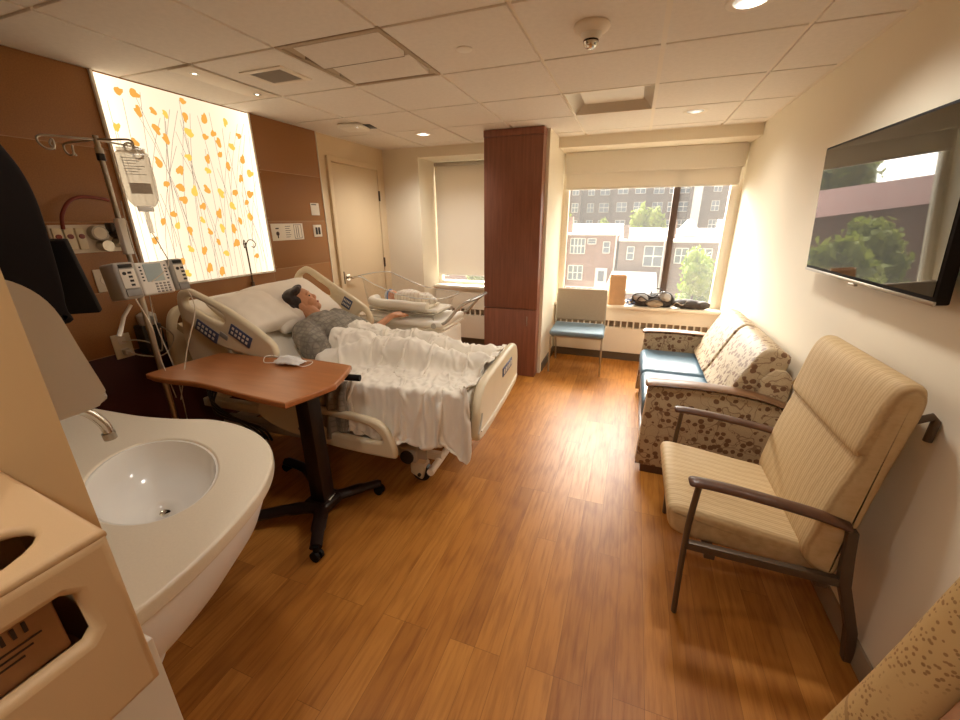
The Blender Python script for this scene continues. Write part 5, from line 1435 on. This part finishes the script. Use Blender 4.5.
def house(x0, x1, y, zt, mat, label, ridge=.9, depth=9, wins=(), extra=None):
    t = thing('row_house', label, 'house', ((x0+x1)/2, y, GZ), 0, 'row houses across the yard'); w = (x1-x0)/2; h = zt-GZ; xc = (x0+x1)/2
    MB().box((-w, 0, 0), (w, depth, h)).build('wall', M[mat], t, smooth=False)
    MB()._add([(-w-.05, -.25, h), (w+.05, -.25, h), (w+.05, depth, h+ridge), (-w-.05, depth, h+ridge), (-w-.05, -.25, h-.12), (w+.05, -.25, h-.12), (w+.05, depth, h-.12), (-w-.05, depth, h-.12)], [(0, 1, 2, 3), (0, 4, 5, 1), (1, 5, 6, 2), (2, 6, 7, 3), (3, 7, 4, 0), (7, 6, 5, 4)])
    r = MB(); r._add([(-w-.05, -.25, h), (w+.05, -.25, h), (w+.05, depth, h+ridge), (-w-.05, depth, h+ridge), (-w-.05, -.25, h-.12), (w+.05, -.25, h-.12), (w+.05, depth, h-.12), (-w-.05, depth, h-.12)], [(0, 1, 2, 3), (0, 4, 5, 1), (1, 5, 6, 2), (2, 6, 7, 3), (3, 7, 4, 0), (7, 6, 5, 4)])
    r.build('roof', M['roof_white'], t, smooth=False)
    MB().tube([(w-.08, -.08, 0), (w-.08, -.08, h-.1)], .05, 8).build('downpipe', M['outtrim'], t)
    for (wx, wz, ww, wh, nb) in wins: win_part(t, wx-xc, wz-GZ, ww, wh, 0, nb)
    return t, xc, h
t, xc, h = house(-5.2, -1.06, 30, .72, 'brick_pink', 'pink brick row house with white roof at the left of the big window', .55, 9,
    [(-3.7, -.62, .95, .98, 3), (-2.75, .05, .5, .3, 0), (-1.75, -.55, .38, .7, 0), (-3.75, -2.45, .95, .95, 2)])
dr = MB().box((-2.35-xc, -.08, 2.7), (-1.55-xc, 0, 4.6)).build('door', M['outtrim'], t, smooth=False)
MB().box((-2.15-xc, -.1, 3.7), (-1.75-xc, -.075, 4.4)).build('pane', M['paneglass'], dr, smooth=False)
b_ = MB(); b_.box((-4.2-xc, -1.3, 2.55), (-1.55-xc, 0, 2.7))
for k in range(8): b_.box((-4.2-xc+k*.37, -1.3, 2.7), (-4.16-xc+k*.37, -1.26, 3.4))
for k in (0, 7): b_.box((-4.2-xc+k*.37, -1.3, 0), (-4.1-xc+k*.36, -1.2, 2.6))
b_.box((-4.2-xc, -1.31, 3.36), (-1.55-xc, -1.25, 3.43)); b_.build('porch', M['outtrim'], t, smooth=False)
MB().box((-4.6-xc, .3, h), (-4.2-xc, .8, h+1.1)).build('chimney', M['brick_pink'], t, smooth=False)
t, xc, h = house(-.93, 1.98, 30, .35, 'brick_grey', 'grey brick row house between the two others outside the big window', .6, 9,
    [(-.15, -.95, .38, .8, 0), (1.3, -1.35, 1.1, 1.25, 1)])
MB().box((-.75-xc, .2, h), (-.35-xc, .7, h+.9)).build('chimney', M['brick_grey'], t, smooth=False)
t, xc, h = house(2.1, 7.2, 30, .3, 'brick_grey', 'brick row house with peaked dormer right of the window mullion', .6, 9,
    [(4.35, -1.0, .75, .8, 1), (5.35, -1.2, .4, 1.0, 0), (3.0, -1.1, .7, .9, 1)])
d_ = MB(); d_._add([(2.9-xc, 2, h+.2), (4.3-xc, 2, h+.2), (3.6-xc, 2, h+1.3), (2.9-xc, 5, h+.4), (4.3-xc, 5, h+.4), (3.6-xc, 5, h+1.3)], [(0, 1, 2), (0, 2, 5, 3), (1, 4, 5, 2), (3, 5, 4), (0, 3, 4, 1)]); d_.build('dormer', M['roof_white'], t, smooth=False)
MB().box((2.2-xc, 1, h), (2.6-xc, 1.5, h+1.2)).build('chimney', M['brick_grey'], t, smooth=False)
MB().box((5.0-xc, 1, h), (5.5-xc, 1.6, h+1.3)).build('chimney', M['outtrim'], t, smooth=False)
st = MB()
for k in range(7): st.box((4.6-xc+k*.08, -1.6, .4+k*.45), (5.3-xc+k*.02, -1.4, .46+k*.45))
st.tube([(4.6-xc, -1.6, 0), (5.0-xc, -1.4, 3.6)], .05, 6).tube([(5.4-xc, -1.6, 0), (5.1-xc, -1.4, 3.6)], .05, 6)
st.build('fire_stair', M['outtrim'], t, smooth=False)
# shed in the yard
t = thing('shed', 'low brick extension with a flat white roof in the yard behind the paper bag', 'shed', (.1, 26.3, GZ))
MB().box((-1.35, 0, 0), (1.35, 3.0, 3.7)).build('wall', M['brick_pink'], t, smooth=False)
r = MB(); r._add([(-1.5, -.3, 3.7), (1.5, -.3, 3.7), (1.5, 3.05, 4.5), (-1.3, 3.05, 4.5), (-1.5, -.3, 3.55), (1.5, -.3, 3.55), (1.5, 3.05, 3.55), (-1.3, 3.05, 3.55)], [(0, 1, 2, 3), (0, 4, 5, 1), (1, 5, 6, 2), (2, 6, 7, 3), (3, 7, 4, 0), (7, 6, 5, 4)]); r.build('roof', M['roof_white'], t, smooth=False)
win_part(t, -.7, 2.0, .7, .8, 0); win_part(t, .5, 2.0, .7, .8, 0)
# apartment block
t = thing('apartment_building', 'long dark brick apartment block filling the top of the window view', 'building', (2, 78, GZ))
w_ = MB(); w_.box((-26, 0, 0), (26, 12, 30))
for x in (-14, -3.4, 8.2, 19): w_.box((x-2.6, -2.2, 0), (x+2.6, 0, 30))
w_.build('wall', M['brick_dark'], t, smooth=False)
MB().box((6.0, -2.6, 0), (7.2, -2.2, 30)).build('light_pier', M['outtrim'], t, smooth=False)
nwin = 0
for fz in (7.6, 10.4, 13.2, 16.0):
    for x in (-16, -12.3, -9.9, -7.6, -4.6, -1.9, 1.0, 3.4, 5.0, 9.3, 11.9, 14.2, 16.6):
        yy = -2.2 if any(abs(x-c) < 2.6 for c in (-14, -3.4, 8.2, 19)) else 0
        wd = 1.5 if int(x*10) % 3 else 1.0
        win_part(t, x, fz-1.3, wd, 1.4, yy, 1)
# trees
def tree(x, y, h, r, mat, label, seed, trunk=1.5, n=900, ls=.16, group='trees outside the window'):
    rng = random.Random(seed)
    t = thing('tree', label, 'tree', (x, y, GZ), 0, group)
    MB().tube([(0, 0, 0), (.05, 0, trunk), (0, .05, h*.75)], [.16, .12, .04], 8).build('trunk', M['trunk'], t)
    m = MB()
    blobs = [(Vector((rng.uniform(-.5, .5)*r, rng.uniform(-.5, .5)*r, trunk+(h-trunk)*rng.uniform(.1, .85))), rng.uniform(.35, .6)*r) for _ in range(16)]
    for k in range(n):
        c, br = rng.choice(blobs); d = Vector((rng.gauss(0, 1), rng.gauss(0, 1), rng.gauss(0, 1))).normalized()*br*rng.uniform(.7, 1.05)
        f = (c.z-trunk)/(h-trunk); p = c + d
        sh = 1.15-.65*max(0, f); p.x *= sh; p.y *= sh
        e = Euler((rng.uniform(0, 6), rng.uniform(0, 6), rng.uniform(0, 6))).to_matrix(); s = ls*rng.uniform(.7, 1.5)
        m._add([p + e @ Vector(q)*s for q in ((-1, 0, 0), (0, -.55, .1), (1, 0, 0), (0, .55, .1))], [(0, 1, 2, 3)])
    for c, br in blobs: 
        f = (c.z-trunk)/(h-trunk); sh = 1.15-.65*max(0, f)
        m.ell(Vector((c.x*sh, c.y*sh, c.z)), (br*.75*sh, br*.75*sh, br*.75), 10, 7)
    m.build('foliage', mat, t, angle=180)
tree(3.15, 23.5, 6.7, 1.75, M['leaf'], 'bright green bushy tree in the yard just right of the window mullion', 3, .8, 1500, .12)
tree(1.6, 22.0, 4.1, .85, M['leaf2'], 'small pale green shrub at the foot of the bright tree outside', 4, .5, 500, .12)
for k, (x, y, h, r, l) in enumerate(((1.2, 60, 8.9, 3.4, 'round green tree crown above the middle roof before the apartment block'), (-4.0, 62, 8.4, 2.2, 'small green tree crown left of the round one above the roofs'), (-10.2, 60, 8.6, 3.0, 'green tree crown above the roofs at the left edge of the window'))):
    tree(x, y, h, r, M['leaf2'], l, 11+k, 3, 700, .4)
# what the television mirrors: trees and a red roof further left
tree(-5.4, 20, 6.1, 1.9, M['leaf3'], 'olive green tree seen mirrored low in the television screen', 21, 1.2, 1300, .2)
tree(-8.9, 25.5, 6.6, 2.0, M['leaf3'], 'second olive tree mirrored beside the first in the television screen', 22, 1.0, 1200, .2)
tree(-13.5, 47, 13.5, 5.0, M['leaf3'], 'tall tree behind the red roof mirrored in the television screen', 23, 3.0, 1200, .4)
t = thing('red_roof_house', 'brick house with a red clay roof mirrored in the television screen', 'house', (-12.2, 33, GZ))
MB().box((-4.6, 0, 0), (4.6, 8, 6.6)).build('wall', M['brick_pink'], t, smooth=False)
r = MB(); r._add([(-5, -.5, 6.5), (5, -.5, 6.5), (5, 4, 8.1), (-5, 4, 8.1), (-5, 8.5, 6.5), (5, 8.5, 6.5)], [(0, 1, 2, 3), (3, 2, 5, 4), (0, 3, 4), (1, 5, 2), (0, 4, 5, 1)]); r.build('roof', M['red_roof'], t, smooth=False)
for x in (-3.5, 0, 3.5): win_part(t, x, 3.2, 1.1, 1.3, 0)

# ------------------------------------------------------------------ light
w = D.worlds.new('world'); bpy.context.scene.world = w; w.use_nodes = True
nt = w.node_tree; bg = nt.nodes['Background']
tc = nt.nodes.new('ShaderNodeTexCoord'); nv_ = nt.nodes.new('ShaderNodeVectorMath'); nv_.operation = 'NORMALIZE'
nt.links.new(tc.outputs['Generated'], nv_.inputs[0])
dt = nt.nodes.new('ShaderNodeVectorMath'); dt.operation = 'DOT_PRODUCT'; dt.inputs[1].default_value = Vector((-.30, .72, .62)).normalized()
nt.links.new(nv_.outputs[0], dt.inputs[0])
rp = nt.nodes.new('ShaderNodeValToRGB'); el = rp.color_ramp.elements          # hazy sky, brightest around the veiled sun on the window side
el[0].position = .0; el[0].color = (.022, .021, .02, 1); el[1].position = 1.; el[1].color = (1., .95, .86, 1)
for q_, c_ in ((.55, (.06, .058, .054, 1)), (.75, (.22, .21, .19, 1)), (.9, (.62, .59, .54, 1))):
    e_ = el.new(q_); e_.color = c_
nt.links.new(dt.outputs['Value'], rp.inputs[0]); nt.links.new(rp.outputs[0], bg.inputs[0]); bg.inputs[1].default_value = SKY
# daylight portal hints at the two window openings (sampling only, they give no light of their own)
for x0, x1, z0, z1 in (W1, W2):
    L = D.lights.new('portal', 'AREA'); L.shape = 'RECTANGLE'; L.size = x1-x0; L.size_y = z1-z0
    L.cycles.is_portal = True
    o = D.objects.new('portal', L); C.objects.link(o); o.location = ((x0+x1)/2, YF+.13, (z0+z1)/2); o.rotation_euler = (math.radians(-90), 0, 0)
# warm fill spots at the visible cans, plus two added out of view
for x, y, e in ((.323, 2.16, 30), (.34, 3.95, 13), (-2.04, 3.95, 32), (-.2, -.4, 17), (-1.2, 1.05, 14)):
    L = D.lights.new('downlight_fill', 'SPOT'); L.energy = e; L.spot_size = math.radians(150); L.spot_blend = .8; L.shadow_soft_size = .10; L.color = (1, .95, .87)
    o = D.objects.new('downlight_fill', L); C.objects.link(o); o.location = (x, y, ZC-.004)
downlight(-.2, -.4, 'unseen silver downlight added for fill light over the room entrance behind the viewer')  # made-up can housing the added fill spot behind the camera
downlight(-1.2, 1.05, 'unseen silver downlight added for fill light in the ceiling above the sink')  # made-up can for the spot added to brighten bed and sink

sc_ = bpy.context.scene
sc_.view_settings.view_transform = 'Standard'; sc_.view_settings.look = 'None'; sc_.view_settings.exposure = 1.58; sc_.view_settings.gamma = 1
sc_.view_settings.use_curve_mapping = False
sc_.cycles.use_denoising = True
sc_.cycles.max_bounces = 10; sc_.cycles.diffuse_bounces = 6; sc_.cycles.transparent_max_bounces = 16
sc_.cycles.sample_clamp_indirect = 8
bpy.context.view_layer.update()
